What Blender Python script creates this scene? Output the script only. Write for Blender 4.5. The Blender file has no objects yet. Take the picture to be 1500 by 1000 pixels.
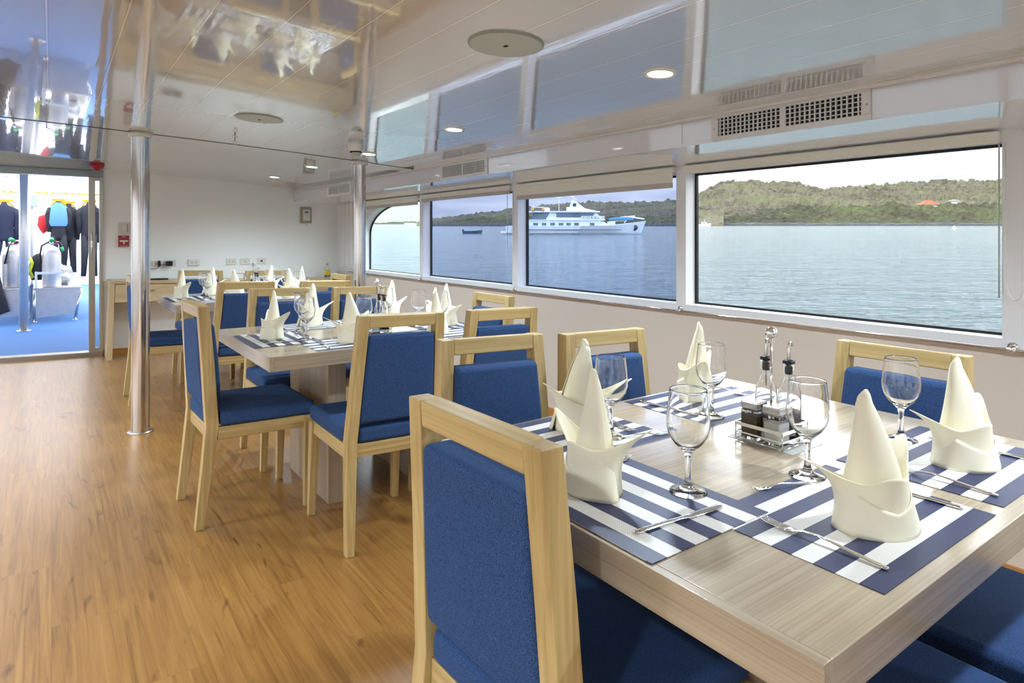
import bpy, bmesh, math, random
from mathutils import Vector, Matrix, noise
random.seed(7)
PI = math.pi
SC = bpy.context.scene
COL = SC.collection

# ------------------------------------------------------------------ helpers
def lin(c):
    c /= 255.0
    return c / 12.92 if c <= 0.04045 else ((c + 0.055) / 1.055) ** 2.4

def rgb(r, g, b):
    return (lin(r), lin(g), lin(b), 1.0)

def lettering(txt, size, parent, loc, mat, extrude=.0004, space=1.0, align='CENTER'):
    cu = bpy.data.curves.new('lettering', 'FONT'); cu.body = txt; cu.size = size; cu.align_x = align; cu.extrude = extrude; cu.space_character = space
    tmp = bpy.data.objects.new('tmp', cu); COL.objects.link(tmp)
    me = bpy.data.meshes.new_from_object(tmp.evaluated_get(bpy.context.evaluated_depsgraph_get()))
    bpy.data.objects.remove(tmp); bpy.data.curves.remove(cu)
    me.materials.clear(); me.materials.append(mat)
    o = bpy.data.objects.new('lettering', me); COL.objects.link(o); o.parent = parent; o.location = loc; o.rotation_euler = (PI/2, 0, 0)
    return o

class MB:
    """collects geometry for ONE mesh object"""
    def __init__(self):
        self.v = []; self.f = []; self.sm = []
    def add(self, verts, faces, smooth=False, M=None):
        o = len(self.v)
        for p in verts:
            p = Vector(p)
            self.v.append(M @ p if M is not None else p)
        for f in faces:
            self.f.append([o + i for i in f]); self.sm.append(smooth)
        return self
    def box(self, x0, x1, y0, y1, z0, z1, M=None):
        v = [(x0,y0,z0),(x1,y0,z0),(x1,y1,z0),(x0,y1,z0),(x0,y0,z1),(x1,y0,z1),(x1,y1,z1),(x0,y1,z1)]
        f = [(0,3,2,1),(4,5,6,7),(0,1,5,4),(1,2,6,5),(2,3,7,6),(3,0,4,7)]
        return self.add(v, f, False, M)
    def loft(self, rings, closed=True, cap=True, smooth=True, M=None):
        n = len(rings[0]); v = []; f = []
        for r in rings: v += list(r)
        for i in range(len(rings) - 1):
            for j in range(n if closed else n - 1):
                k = (j + 1) % n
                f.append((i*n+j, i*n+k, (i+1)*n+k, (i+1)*n+j))
        if cap and closed:
            f.append(tuple(range(n))[::-1]); f.append(tuple((len(rings)-1)*n + j for j in range(n)))
        return self.add(v, f, smooth, M)
    def lathe(self, prof, n=24, cx=0, cy=0, cz=0, smooth=True, cap=False, M=None):
        rings = [[(cx + r*math.cos(2*PI*j/n), cy + r*math.sin(2*PI*j/n), cz + z) for j in range(n)] for r, z in prof]
        return self.loft(rings, True, cap, smooth, M)
    def cyl(self, p0, p1, r0, r1=None, n=16, smooth=True, cap=True):
        return self.tube([p0, p1], [r0, r0 if r1 is None else r1], n, smooth, cap)
    def tube(self, pts, rad, n=10, smooth=True, cap=True):
        pts = [Vector(p) for p in pts]
        if not isinstance(rad, (list, tuple)): rad = [rad] * len(pts)
        rings = []; up = None
        for i, p in enumerate(pts):
            a = pts[max(0, i-1)]; b = pts[min(len(pts)-1, i+1)]
            t = (b - a).normalized()
            if up is None:
                up = Vector((0,0,1)) if abs(t.z) < 0.9 else Vector((1,0,0))
            s = t.cross(up).normalized(); up = s.cross(t).normalized()
            rings.append([p + rad[i]*(math.cos(2*PI*j/n)*s + math.sin(2*PI*j/n)*up) for j in range(n)])
        return self.loft(rings, True, cap, smooth)
    def prism(self, poly, z0, z1, M=None, smooth=False):
        n = len(poly)
        v = [(x, y, z0) for x, y in poly] + [(x, y, z1) for x, y in poly]
        f = [tuple(range(n))[::-1], tuple(range(n, 2*n))]
        f += [(j, (j+1) % n, n + (j+1) % n, n + j) for j in range(n)]
        return self.add(v, f, smooth, M)
    def build(self, name, mat=None, parent=None, bevel=0, seg=2, subsurf=0, solid=0, loc=None):
        me = bpy.data.meshes.new(name)
        me.from_pydata([tuple(p) for p in self.v], [], self.f)
        me.polygons.foreach_set('use_smooth', self.sm)
        bm = bmesh.new(); bm.from_mesh(me); bmesh.ops.recalc_face_normals(bm, faces=bm.faces); bm.to_mesh(me); bm.free()
        me.update()
        o = bpy.data.objects.new(name, me)
        COL.objects.link(o)
        if mat is not None: me.materials.append(mat)
        if parent is not None: o.parent = parent
        if loc is not None: o.location = loc
        if solid:
            m = o.modifiers.new('s', 'SOLIDIFY'); m.thickness = solid; m.offset = 0
        if bevel:
            m = o.modifiers.new('b', 'BEVEL'); m.width = bevel; m.segments = seg; m.limit_method = 'ANGLE'; m.angle_limit = 0.6
            me.polygons.foreach_set('use_smooth', [True] * len(me.polygons))
            m.harden_normals = True
        if subsurf:
            m = o.modifiers.new('u', 'SUBSURF'); m.levels = subsurf; m.render_levels = subsurf
        return o

def tag(o, label, cat, group=None, kind=None):
    o['label'] = label; o['category'] = cat
    if group: o['group'] = group
    if kind: o['kind'] = kind
    return o

def thing(name, label, cat, loc=(0,0,0), rz=0.0, group=None, tilt=0.0):
    o = bpy.data.objects.new(name, None); COL.objects.link(o)
    o.empty_display_size = 0.05
    o.location = loc; o.rotation_mode = 'ZYX'; o.rotation_euler = (0, tilt, rz)
    return tag(o, label, cat, group)

def struct(o, label=None):
    o['kind'] = 'structure'
    if label: o['label'] = label
    return o

def dup(root, label, loc=None, rz=None, group=None, tilt=None):
    r = root.copy(); COL.objects.link(r)
    kids = [(root, r)]
    for ch in list(root.children):
        c = ch.copy(); COL.objects.link(c); c.parent = r
        for g in list(ch.children):
            d = g.copy(); COL.objects.link(d); d.parent = c
    r['label'] = label
    if group: r['group'] = group
    if loc is not None: r.location = loc
    if rz is not None or tilt is not None:
        e = r.rotation_euler
        r.rotation_euler = (0, e[1] if tilt is None else tilt, e[2] if rz is None else rz)
    return r

# ------------------------------------------------------------------ materials
def new_mat(name):
    m = bpy.data.materials.new(name); m.use_nodes = True
    nt = m.node_tree
    return m, nt, nt.nodes['Principled BSDF']

def N(nt, t, **kw):
    n = nt.nodes.new(t)
    for k, v in kw.items(): setattr(n, k, v)
    return n

def plain(name, col, rough=0.5, metal=0.0, spec=0.5, noise_amt=0.0, nscale=20, bump=0.0, coat=0.0, emit=None, es=0.0):
    m, nt, b = new_mat(name)
    b.inputs['Base Color'].default_value = col
    b.inputs['Roughness'].default_value = rough; b.inputs['Metallic'].default_value = metal
    b.inputs['Specular IOR Level'].default_value = spec
    b.inputs['Coat Weight'].default_value = coat; b.inputs['Coat Roughness'].default_value = 0.05
    if emit:
        b.inputs['Emission Color'].default_value = emit; b.inputs['Emission Strength'].default_value = es
    if noise_amt or bump:
        tc = N(nt, 'ShaderNodeTexCoord'); nz = N(nt, 'ShaderNodeTexNoise')
        nz.inputs['Scale'].default_value = nscale; nz.inputs['Detail'].default_value = 4
        nt.links.new(tc.outputs['Object'], nz.inputs['Vector'])
        if noise_amt:
            mx = N(nt, 'ShaderNodeMix', data_type='RGBA')
            mx.inputs[6].default_value = tuple(c*(1-noise_amt) for c in col[:3]) + (1,)
            mx.inputs[7].default_value = tuple(min(1, c*(1+noise_amt)) for c in col[:3]) + (1,)
            nt.links.new(nz.outputs['Fac'], mx.inputs[0]); nt.links.new(mx.outputs[2], b.inputs['Base Color'])
        if bump:
            bp = N(nt, 'ShaderNodeBump'); bp.inputs['Strength'].default_value = bump; bp.inputs['Distance'].default_value = 0.002
            nt.links.new(nz.outputs['Fac'], bp.inputs['Height']); nt.links.new(bp.outputs['Normal'], b.inputs['Normal'])
    return m

def wood(name, c0, c1, axis, rough=0.4, fine=90.0, coat=0.0):
    """straight grain along one object axis"""
    m, nt, b = new_mat(name)
    tc = N(nt, 'ShaderNodeTexCoord'); mp = N(nt, 'ShaderNodeMapping')
    s = [fine, fine, fine]; s[axis] = 1.6
    mp.inputs['Scale'].default_value = s
    nt.links.new(tc.outputs['Object'], mp.inputs['Vector'])
    n1 = N(nt, 'ShaderNodeTexNoise'); n1.inputs['Scale'].default_value = 1.0; n1.inputs['Detail'].default_value = 5; n1.inputs['Distortion'].default_value = 0.4
    nt.links.new(mp.outputs['Vector'], n1.inputs['Vector'])
    mp2 = N(nt, 'ShaderNodeMapping'); s2 = [14, 14, 14]; s2[axis] = 0.7; mp2.inputs['Scale'].default_value = s2
    nt.links.new(tc.outputs['Object'], mp2.inputs['Vector'])
    n2 = N(nt, 'ShaderNodeTexNoise'); n2.inputs['Scale'].default_value = 1.0; n2.inputs['Detail'].default_value = 3
    nt.links.new(mp2.outputs['Vector'], n2.inputs['Vector'])
    ad = N(nt, 'ShaderNodeMath', operation='ADD'); nt.links.new(n1.outputs['Fac'], ad.inputs[0]); nt.links.new(n2.outputs['Fac'], ad.inputs[1])
    rp = N(nt, 'ShaderNodeValToRGB'); rp.color_ramp.elements[0].position = 0.36; rp.color_ramp.elements[1].position = 0.64
    rp.color_ramp.elements[0].color = c0; rp.color_ramp.elements[1].color = c1
    hf = N(nt, 'ShaderNodeMath', operation='MULTIPLY'); hf.inputs[1].default_value = 0.5
    nt.links.new(ad.outputs[0], hf.inputs[0]); nt.links.new(hf.outputs[0], rp.inputs['Fac'])
    nt.links.new(rp.outputs['Color'], b.inputs['Base Color'])
    b.inputs['Roughness'].default_value = rough; b.inputs['Coat Weight'].default_value = coat; b.inputs['Coat Roughness'].default_value = 0.12
    bp = N(nt, 'ShaderNodeBump'); bp.inputs['Strength'].default_value = 0.08; bp.inputs['Distance'].default_value = 0.001
    nt.links.new(n1.outputs['Fac'], bp.inputs['Height']); nt.links.new(bp.outputs['Normal'], b.inputs['Normal'])
    return m

ASH0, ASH1 = rgb(162, 134, 80), rgb(202, 175, 120)
M_ash = [wood('ash_x', ASH0, ASH1, 0), wood('ash_y', ASH0, ASH1, 1), wood('ash_z', ASH0, ASH1, 2)]
OAK0, OAK1 = rgb(156, 138, 114), rgb(190, 172, 146)
M_oak = [wood('washed_oak_x', OAK0, OAK1, 0, 0.22, 230, 0.45), wood('washed_oak_y', OAK0, OAK1, 1, 0.22, 230, 0.45), wood('washed_oak_z', OAK0, OAK1, 2, 0.35, 230)]
M_deskx = wood('desk_oak', rgb(176, 150, 112), rgb(208, 186, 148), 0, 0.35, 100)
M_deskz = wood('desk_oak_upright', rgb(176, 150, 112), rgb(208, 186, 148), 2, 0.35, 100)
M_base = wood('baseboard_wood', rgb(176, 118, 52), rgb(206, 146, 76), 0, 0.35, 60)

def fabric(name, c0, c1, scale):
    m, nt, b = new_mat(name)
    tc = N(nt, 'ShaderNodeTexCoord')
    n1 = N(nt, 'ShaderNodeTexNoise'); n1.inputs['Scale'].default_value = scale; n1.inputs['Detail'].default_value = 3
    mp = N(nt, 'ShaderNodeMapping'); mp.inputs['Scale'].default_value = (1.6, 1.6, 0.7)
    nt.links.new(tc.outputs['Object'], mp.inputs['Vector']); nt.links.new(mp.outputs['Vector'], n1.inputs['Vector'])
    rp = N(nt, 'ShaderNodeValToRGB'); rp.color_ramp.elements[0].position = 0.34; rp.color_ramp.elements[1].position = 0.68
    rp.color_ramp.elements[0].color = c0; rp.color_ramp.elements[1].color = c1
    nt.links.new(n1.outputs['Fac'], rp.inputs['Fac']); nt.links.new(rp.outputs['Color'], b.inputs['Base Color'])
    b.inputs['Roughness'].default_value = 0.9; b.inputs['Specular IOR Level'].default_value = 0.2
    b.inputs['Sheen Weight'].default_value = 0.12; b.inputs['Sheen Roughness'].default_value = 0.4
    b.inputs['Sheen Tint'].default_value = rgb(120, 160, 220)
    bp = N(nt, 'ShaderNodeBump'); bp.inputs['Strength'].default_value = 0.25; bp.inputs['Distance'].default_value = 0.0015
    nt.links.new(n1.outputs['Fac'], bp.inputs['Height']); nt.links.new(bp.outputs['Normal'], b.inputs['Normal'])
    return m
M_blue = fabric('blue_upholstery', rgb(26, 46, 82), rgb(64, 93, 138), 520)

# floor: honey laminate planks running along Y
def floor_mat():
    m, nt, b = new_mat('honey_laminate')
    tc = N(nt, 'ShaderNodeTexCoord'); L = nt.links
    sp = N(nt, 'ShaderNodeSeparateXYZ'); L.new(tc.outputs['Object'], sp.inputs[0])
    def math_(op, a, bb=None):
        n = N(nt, 'ShaderNodeMath', operation=op)
        for i, q in enumerate((a, bb)):
            if q is None: continue
            if isinstance(q, (int, float)): n.inputs[i].default_value = q
            else: L.new(q, n.inputs[i])
        return n.outputs[0]
    px = math_('DIVIDE', sp.outputs['X'], 0.19); row = math_('FLOOR', px)
    off = math_('MULTIPLY', row, 0.37)
    py = math_('ADD', math_('DIVIDE', sp.outputs['Y'], 1.25), off); cell = math_('FLOOR', py)
    cb = N(nt, 'ShaderNodeCombineXYZ'); L.new(row, cb.inputs[0]); L.new(cell, cb.inputs[1])
    wn = N(nt, 'ShaderNodeTexWhiteNoise', noise_dimensions='3D'); L.new(cb.outputs[0], wn.inputs['Vector'])
    # grain coordinates shifted per plank
    sh = N(nt, 'ShaderNodeVectorMath', operation='ADD'); L.new(tc.outputs['Object'], sh.inputs[0])
    sc = N(nt, 'ShaderNodeVectorMath', operation='SCALE'); L.new(wn.outputs['Color'], sc.inputs[0]); sc.inputs['Scale'].default_value = 9
    L.new(sc.outputs[0], sh.inputs[1])
    mp = N(nt, 'ShaderNodeMapping'); mp.inputs['Scale'].default_value = (46, 1.7, 1); L.new(sh.outputs[0], mp.inputs['Vector'])
    n1 = N(nt, 'ShaderNodeTexNoise'); n1.inputs['Scale'].default_value = 1.0; n1.inputs['Detail'].default_value = 7; n1.inputs['Distortion'].default_value = 1.1; n1.inputs['Roughness'].default_value = 0.62
    L.new(mp.outputs[0], n1.inputs['Vector'])
    mp2 = N(nt, 'ShaderNodeMapping'); mp2.inputs['Scale'].default_value = (9, 2.2, 1); L.new(sh.outputs[0], mp2.inputs['Vector'])
    n2 = N(nt, 'ShaderNodeTexNoise'); n2.inputs['Scale'].default_value = 1.0; n2.inputs['Detail'].default_value = 4; n2.inputs['Distortion'].default_value = 2.2
    L.new(mp2.outputs[0], n2.inputs['Vector'])
    rp = N(nt, 'ShaderNodeValToRGB'); e = rp.color_ramp.elements
    e[0].position = 0.25; e[0].color = rgb(114, 76, 34); e[1].position = 0.70; e[1].color = rgb(170, 126, 64)
    x = e.new(0.45); x.color = rgb(150, 105, 49)
    L.new(n1.outputs['Fac'], rp.inputs['Fac'])
    rp2 = N(nt, 'ShaderNodeValToRGB'); e = rp2.color_ramp.elements
    e[0].position = 0.27; e[0].color = (0.30, 0.24, 0.20, 1); e[1].position = 0.36; e[1].color = (1, 1, 1, 1)
    L.new(n2.outputs['Fac'], rp2.inputs['Fac'])
    mx = N(nt, 'ShaderNodeMix', data_type='RGBA', blend_type='MULTIPLY'); mx.inputs[0].default_value = 0.7
    L.new(rp.outputs[0], mx.inputs[6]); L.new(rp2.outputs[0], mx.inputs[7])
    # per plank tone
    tone = math_('ADD', math_('MULTIPLY', wn.outputs['Value'], 0.10), 0.95)
    mt = N(nt, 'ShaderNodeMix', data_type='RGBA', blend_type='MULTIPLY'); mt.inputs[0].default_value = 1
    L.new(mx.outputs[2], mt.inputs[6]); L.new(tone, mt.inputs[7])
    # joints
    fx = math_('FRACT', px); fy = math_('FRACT', py)
    j1 = math_('LESS_THAN', fx, 0.012); j2 = math_('LESS_THAN', fy, 0.0016); jj = math_('MAXIMUM', j1, j2)
    mj = N(nt, 'ShaderNodeMix', data_type='RGBA'); L.new(math_('MULTIPLY', jj, 0.35), mj.inputs[0]); L.new(mt.outputs[2], mj.inputs[6]); mj.inputs[7].default_value = rgb(120, 76, 34)
    L.new(mj.outputs[2], b.inputs['Base Color'])
    b.inputs['Coat Weight'].default_value = 0.42; b.inputs['Coat Roughness'].default_value = 0.24; b.inputs['Coat IOR'].default_value = 1.6
    rg = math_('ADD', math_('MULTIPLY', n1.outputs['Fac'], 0.14), 0.32); L.new(rg, b.inputs['Roughness'])
    bp = N(nt, 'ShaderNodeBump'); bp.inputs['Strength'].default_value = 0.12; bp.inputs['Distance'].default_value = 0.001
    L.new(n1.outputs['Fac'], bp.inputs['Height']); L.new(bp.outputs['Normal'], b.inputs['Normal'])
    return m
M_floor = floor_mat()

# ceiling: glossy white panels with pale joint strips along Y
def ceiling_mat():
    m, nt, b = new_mat('glossy_ceiling_panels'); L = nt.links
    tc = N(nt, 'ShaderNodeTexCoord'); sp = N(nt, 'ShaderNodeSeparateXYZ'); L.new(tc.outputs['Object'], sp.inputs[0])
    def math_(op, a, bb=None):
        n = N(nt, 'ShaderNodeMath', operation=op)
        for i, q in enumerate((a, bb)):
            if q is None: continue
            if isinstance(q, (int, float)): n.inputs[i].default_value = q
            else: L.new(q, n.inputs[i])
        return n.outputs[0]
    t = math_('FRACT', math_('DIVIDE', math_('SUBTRACT', sp.outputs['X'], 0.088), 0.2))
    d = math_('ABSOLUTE', math_('SUBTRACT', t, 0.5))
    line = math_('LESS_THAN', d, 0.014)
    edge = math_('LESS_THAN', math_('ABSOLUTE', math_('SUBTRACT', d, 0.02)), 0.006)
    seam = math_('LESS_THAN', math_('ABSOLUTE', math_('SUBTRACT', sp.outputs['Y'], 4.72)), 0.010)
    mx = N(nt, 'ShaderNodeMix', data_type='RGBA'); mx.inputs[6].default_value = rgb(198, 202, 206); mx.inputs[7].default_value = rgb(238, 238, 236); L.new(line, mx.inputs[0])
    m2 = N(nt, 'ShaderNodeMix', data_type='RGBA'); L.new(mx.outputs[2], m2.inputs[6]); m2.inputs[7].default_value = rgb(176, 172, 168); L.new(edge, m2.inputs[0])
    m3 = N(nt, 'ShaderNodeMix', data_type='RGBA'); L.new(m2.outputs[2], m3.inputs[6]); m3.inputs[7].default_value = rgb(40, 38, 36); L.new(seam, m3.inputs[0])
    L.new(m3.outputs[2], b.inputs['Base Color'])
    b.inputs['Roughness'].default_value = 0.12
    b.inputs['Coat Weight'].default_value = 1.0; b.inputs['Coat IOR'].default_value = 2.05; b.inputs['Coat Roughness'].default_value = 0.025
    mp = N(nt, 'ShaderNodeMapping'); mp.inputs['Scale'].default_value = (45, 2.5, 1); L.new(tc.outputs['Object'], mp.inputs['Vector'])
    nz = N(nt, 'ShaderNodeTexNoise'); nz.inputs['Scale'].default_value = 1; nz.inputs['Detail'].default_value = 2; L.new(mp.outputs[0], nz.inputs['Vector'])
    bp = N(nt, 'ShaderNodeBump'); bp.inputs['Strength'].default_value = 0.10; bp.inputs['Distance'].default_value = 0.002
    L.new(nz.outputs['Fac'], bp.inputs['Height'])
    b2 = N(nt, 'ShaderNodeBump'); b2.inputs['Strength'].default_value = 0.5; b2.inputs['Distance'].default_value = 0.003
    L.new(line, b2.inputs['Height']); L.new(bp.outputs['Normal'], b2.inputs['Normal']); L.new(b2.outputs['Normal'], b.inputs['Normal']); L.new(bp.outputs['Normal'], b.inputs['Coat Normal'])
    return m
M_ceil = ceiling_mat()

M_soffit = plain('white_gloss_panel', rgb(226, 227, 234), 0.16, coat=1.0)
M_soffit.node_tree.nodes['Principled BSDF'].inputs['Coat IOR'].default_value = 2.0
M_white = plain('white_gloss_wall', rgb(246, 250, 249), 0.22)
M_frame = plain('white_window_frame', rgb(236, 237, 238), 0.3)
M_beige = plain('beige_gloss_panel', rgb(222, 210, 197), 0.22)
M_black = plain('black_rubber', rgb(14, 16, 18), 0.5)
M_blackp = plain('black_plastic', rgb(18, 18, 20), 0.35)
M_steel = plain('brushed_steel', (0.60, 0.57, 0.54, 1), 0.13, 1.0)
M_chrome = plain('polished_steel', (0.78, 0.77, 0.75, 1), 0.09, 1.0)
M_dsteel = plain('satin_steel_frame', (0.46, 0.43, 0.37, 1), 0.34, 1.0)
M_alu = plain('bare_aluminium', (0.66, 0.63, 0.61, 1), 0.42, 0.75, noise_amt=0.08, nscale=8)
M_benchm = plain('scuffed_aluminium_sheet', (0.62, 0.62, 0.64, 1), 0.33, 1.0, noise_amt=0.12, nscale=14, bump=0.15)
M_plate = plain('white_plastic', rgb(226, 226, 220), 0.35)
M_plate2 = plain('ivory_plastic', rgb(216, 214, 200), 0.4)
M_red = plain('red_plastic', rgb(168, 22, 38), 0.3)
M_grey = plain('grey_grille', rgb(188, 196, 190), 0.5)
M_ventf = plain('vent_white', rgb(232, 234, 236), 0.3)
M_dark = plain('dark_void', rgb(26, 28, 32), 0.8)
M_shade = plain('cream_shade_cloth', rgb(240, 238, 226), 0.8, noise_amt=0.03, nscale=300)
M_napkin = plain('cream_linen', rgb(250, 241, 214), 0.75, spec=0.25, noise_amt=0.015, nscale=700, bump=0.06)
M_napkin.node_tree.nodes['Principled BSDF'].inputs['Subsurface Weight'].default_value = 0.15
M_napkin.node_tree.nodes['Principled BSDF'].inputs['Subsurface Radius'].default_value = (0.02, 0.016, 0.008)
M_napkin.node_tree.nodes['Principled BSDF'].inputs['Subsurface Scale'].default_value = 0.3
M_lamp = plain('lit_lamp_lens', (1, 1, 1, 1), 0.4, emit=(1, 0.96, 0.88, 1), es=4.0)
M_deck = plain('blue_deck_carpet', rgb(56, 104, 160), 0.85, noise_amt=0.25, nscale=160, bump=0.3)
M_neo = plain('black_neoprene', rgb(36, 38, 46), 0.75, bump=0.1, nscale=90)
M_neob = plain('navy_neoprene', rgb(34, 40, 66), 0.75, bump=0.1, nscale=90)
M_neol = plain('light_blue_neoprene', rgb(96, 150, 206), 0.7)
M_redc = plain('red_white_cloth', rgb(206, 40, 48), 0.7, noise_amt=0.5, nscale=14)
M_yel = plain('yellow_plastic', rgb(240, 170, 30), 0.4)
M_yelg = plain('yellow_green_rubber', rgb(206, 216, 50), 0.5)
M_green = plain('green_plastic', rgb(30, 170, 100), 0.4)
M_pink = plain('pink_plastic', rgb(220, 70, 140), 0.4)
M_mesh = plain('silver_mesh_bag', rgb(176, 178, 180), 0.35, 0.3, noise_amt=0.5, nscale=45, bump=0.9)
M_wpaint = plain('white_paint', rgb(230, 232, 232), 0.35)
M_pepper = plain('ground_pepper', rgb(92, 76, 54), 0.9, noise_amt=0.3, nscale=400)
M_salt = plain('table_salt', rgb(232, 232, 226), 0.9, noise_amt=0.04, nscale=300)
M_vinegar = plain('dark_vinegar', rgb(24, 22, 24), 0.2)
M_oil = plain('olive_oil', rgb(190, 190, 40), 0.15)
M_oil.node_tree.nodes['Principled BSDF'].inputs['Transmission Weight'].default_value = 0.6
M_juice = plain('orange_juice_label', rgb(246, 196, 30), 0.4, noise_amt=0.35, nscale=22)
M_paper = plain('printed_paper_mat', rgb(206, 204, 198), 0.6, noise_amt=0.12, nscale=60)

def glass_solid(name, tint=(1, 1, 1, 1)):
    m, nt, b = new_mat(name)
    b.inputs['Base Color'].default_value = tint; b.inputs['Roughness'].default_value = 0.0
    b.inputs['Transmission Weight'].default_value = 1.0; b.inputs['IOR'].default_value = 1.45
    return m
M_glass = glass_solid('clear_glass')

def pane_mat(name, tint):
    m = bpy.data.materials.new(name); m.use_nodes = True; nt = m.node_tree
    nt.nodes.remove(nt.nodes['Principled BSDF']); out = nt.nodes['Material Output']
    tr = N(nt, 'ShaderNodeBsdfTransparent'); tr.inputs['Color'].default_value = tint
    gl = N(nt, 'ShaderNodeBsdfGlossy'); gl.inputs['Roughness'].default_value = 0.0
    fr = N(nt, 'ShaderNodeFresnel'); fr.inputs['IOR'].default_value = 1.35
    mx = N(nt, 'ShaderNodeMixShader')
    ge = N(nt, 'ShaderNodeNewGeometry'); iv = N(nt, 'ShaderNodeMath', operation='SUBTRACT'); iv.inputs[0].default_value = 1.0
    nt.links.new(ge.outputs['Backfacing'], iv.inputs[1])
    ml = N(nt, 'ShaderNodeMath', operation='MULTIPLY'); nt.links.new(iv.outputs[0], ml.inputs[0]); nt.links.new(fr.outputs[0], ml.inputs[1])
    nt.links.new(ml.outputs[0], mx.inputs[0]); nt.links.new(tr.outputs[0], mx.inputs[1]); nt.links.new(gl.outputs[0], mx.inputs[2])
    nt.links.new(mx.outputs[0], out.inputs['Surface'])
    return m
M_pane_clear = pane_mat('clear_pane', (0.87, 0.885, 0.88, 1))
M_pane_blue = pane_mat('blue_tinted_pane', (0.58, 0.63, 0.735, 1))
M_pane_aqua = pane_mat('aqua_tinted_pane', (0.84, 0.905, 0.90, 1))

def stripes_mat(name, axis_len):
    m, nt, b = new_mat(name); L = nt.links
    tc = N(nt, 'ShaderNodeTexCoord'); sp = N(nt, 'ShaderNodeSeparateXYZ'); L.new(tc.outputs['Object'], sp.inputs[0])
    a = N(nt, 'ShaderNodeMath', operation='MULTIPLY_ADD'); L.new(sp.outputs['Y'], a.inputs[0]); a.inputs[1].default_value = 4.5/axis_len; a.inputs[2].default_value = 0.25 + 2.0
    f = N(nt, 'ShaderNodeMath', operation='FRACT'); L.new(a.outputs[0], f.inputs[0])
    g = N(nt, 'ShaderNodeMath', operation='LESS_THAN'); L.new(f.outputs[0], g.inputs[0]); g.inputs[1].default_value = 0.5
    # woven vinyl
    br = N(nt, 'ShaderNodeTexChecker'); br.inputs['Scale'].default_value = 420; L.new(tc.outputs['Object'], br.inputs['Vector'])
    c1 = N(nt, 'ShaderNodeMix', data_type='RGBA'); c1.inputs[6].default_value = rgb(26, 30, 62); c1.inputs[7].default_value = rgb(52, 60, 100); L.new(br.outputs['Fac'], c1.inputs[0])
    c2 = N(nt, 'ShaderNodeMix', data_type='RGBA'); c2.inputs[6].default_value = rgb(214, 210, 202); c2.inputs[7].default_value = rgb(236, 233, 228); L.new(br.outputs['Fac'], c2.inputs[0])
    mx = N(nt, 'ShaderNodeMix', data_type='RGBA'); L.new(g.outputs[0], mx.inputs[0]); L.new(c2.outputs[2], mx.inputs[6]); L.new(c1.outputs[2], mx.inputs[7])
    L.new(mx.outputs[2], b.inputs['Base Color']); b.inputs['Roughness'].default_value = 0.42
    bp = N(nt, 'ShaderNodeBump'); bp.inputs['Strength'].default_value = 0.3; bp.inputs['Distance'].default_value = 0.0008
    L.new(br.outputs['Fac'], bp.inputs['Height']); L.new(bp.outputs['Normal'], b.inputs['Normal'])
    return m
M_mat = stripes_mat('striped_woven_vinyl', 0.315)

# ------------------------------------------------------------------ camera
F = 930.0; CH = 1.26
YAW = math.atan((750 - 75) / F); CS, SN = math.cos(YAW), math.sin(YAW)
cam = bpy.data.cameras.new('camera'); cam_o = bpy.data.objects.new('camera', cam); COL.objects.link(cam_o)
cam.sensor_width = 36.0; cam.lens = 36.0 * F / 1500.0
cam.shift_y = -154.0 / 1500.0; cam.shift_x = 0.0
cam.clip_start = 0.02; cam.clip_end = 6000
cam_o.location = (0, 0, CH); cam_o.rotation_euler = (PI/2, 0, -YAW)
SC.camera = cam_o

# ------------------------------------------------------------------ room shell
W = 3.0; XS = 2.45; YB = 8.0; YF = -3.0; XL = -3.6
TILT = 0.028
def fz(x): return -TILT * (x - 0.5)           # the deck falls slightly towards the ship's side
def cz(x, y):
    xx = max(x, -2.2)
    return 1.945 - 0.035*xx - 0.008*xx*xx + (0.011*(y - 4.72) if y > 4.72 else 0)

b = MB(); b.add([(XL, YF, fz(XL)), (W+.1, YF, fz(W+.1)), (W+.1, YB, fz(W+.1)), (XL, YB, fz(XL)),
                 (XL, YF, fz(XL)-.08), (W+.1, YF, fz(W+.1)-.08), (W+.1, YB, fz(W+.1)-.08), (XL, YB, fz(XL)-.08)],
                [(0,1,2,3), (7,6,5,4), (0,4,5,1), (1,5,6,2), (2,6,7,3), (3,7,4,0)])
struct(b.build('floor', M_floor), 'honey wood laminate floor')

# ceiling (grid following the camber)
xs = [XL + (XS + 0.02 - XL) * i / 36 for i in range(37)]
ys = [YF, 0, 1.5, 3, 4.72, 5.5, 6.3, 7.1, YB]
v = [(x, y, cz(x, y)) for y in ys for x in xs]; nx = len(xs)
f = [(j*nx+i, j*nx+i+1, (j+1)*nx+i+1, (j+1)*nx+i) for j in range(len(ys)-1) for i in range(nx-1)]
b = MB(); b.add(v, f, True); o = b.build('ceiling', M_ceil)
m = o.modifiers.new('s', 'SOLIDIFY'); m.thickness = 0.05; m.offset = -1 if o.data.polygons[0].normal.z < 0 else 1
if o.data.polygons[0].normal.z > 0: m.offset = 1
struct(o, 'glossy white panelled ceiling')
# dark joint across the ceiling at the pillars
b = MB()
rows = [[(x, y, cz(x, 4.72) - z) for x in xs] for y, z in ((4.714, -.004), (4.714, .0022), (4.727, .0022), (4.727, -.004))]
b.loft(rows, False, False, False); struct(b.build('trim_7', plain('dark_joint', rgb(70, 66, 62), .6)), 'thin dark joint across the ceiling between the pillars')
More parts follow.
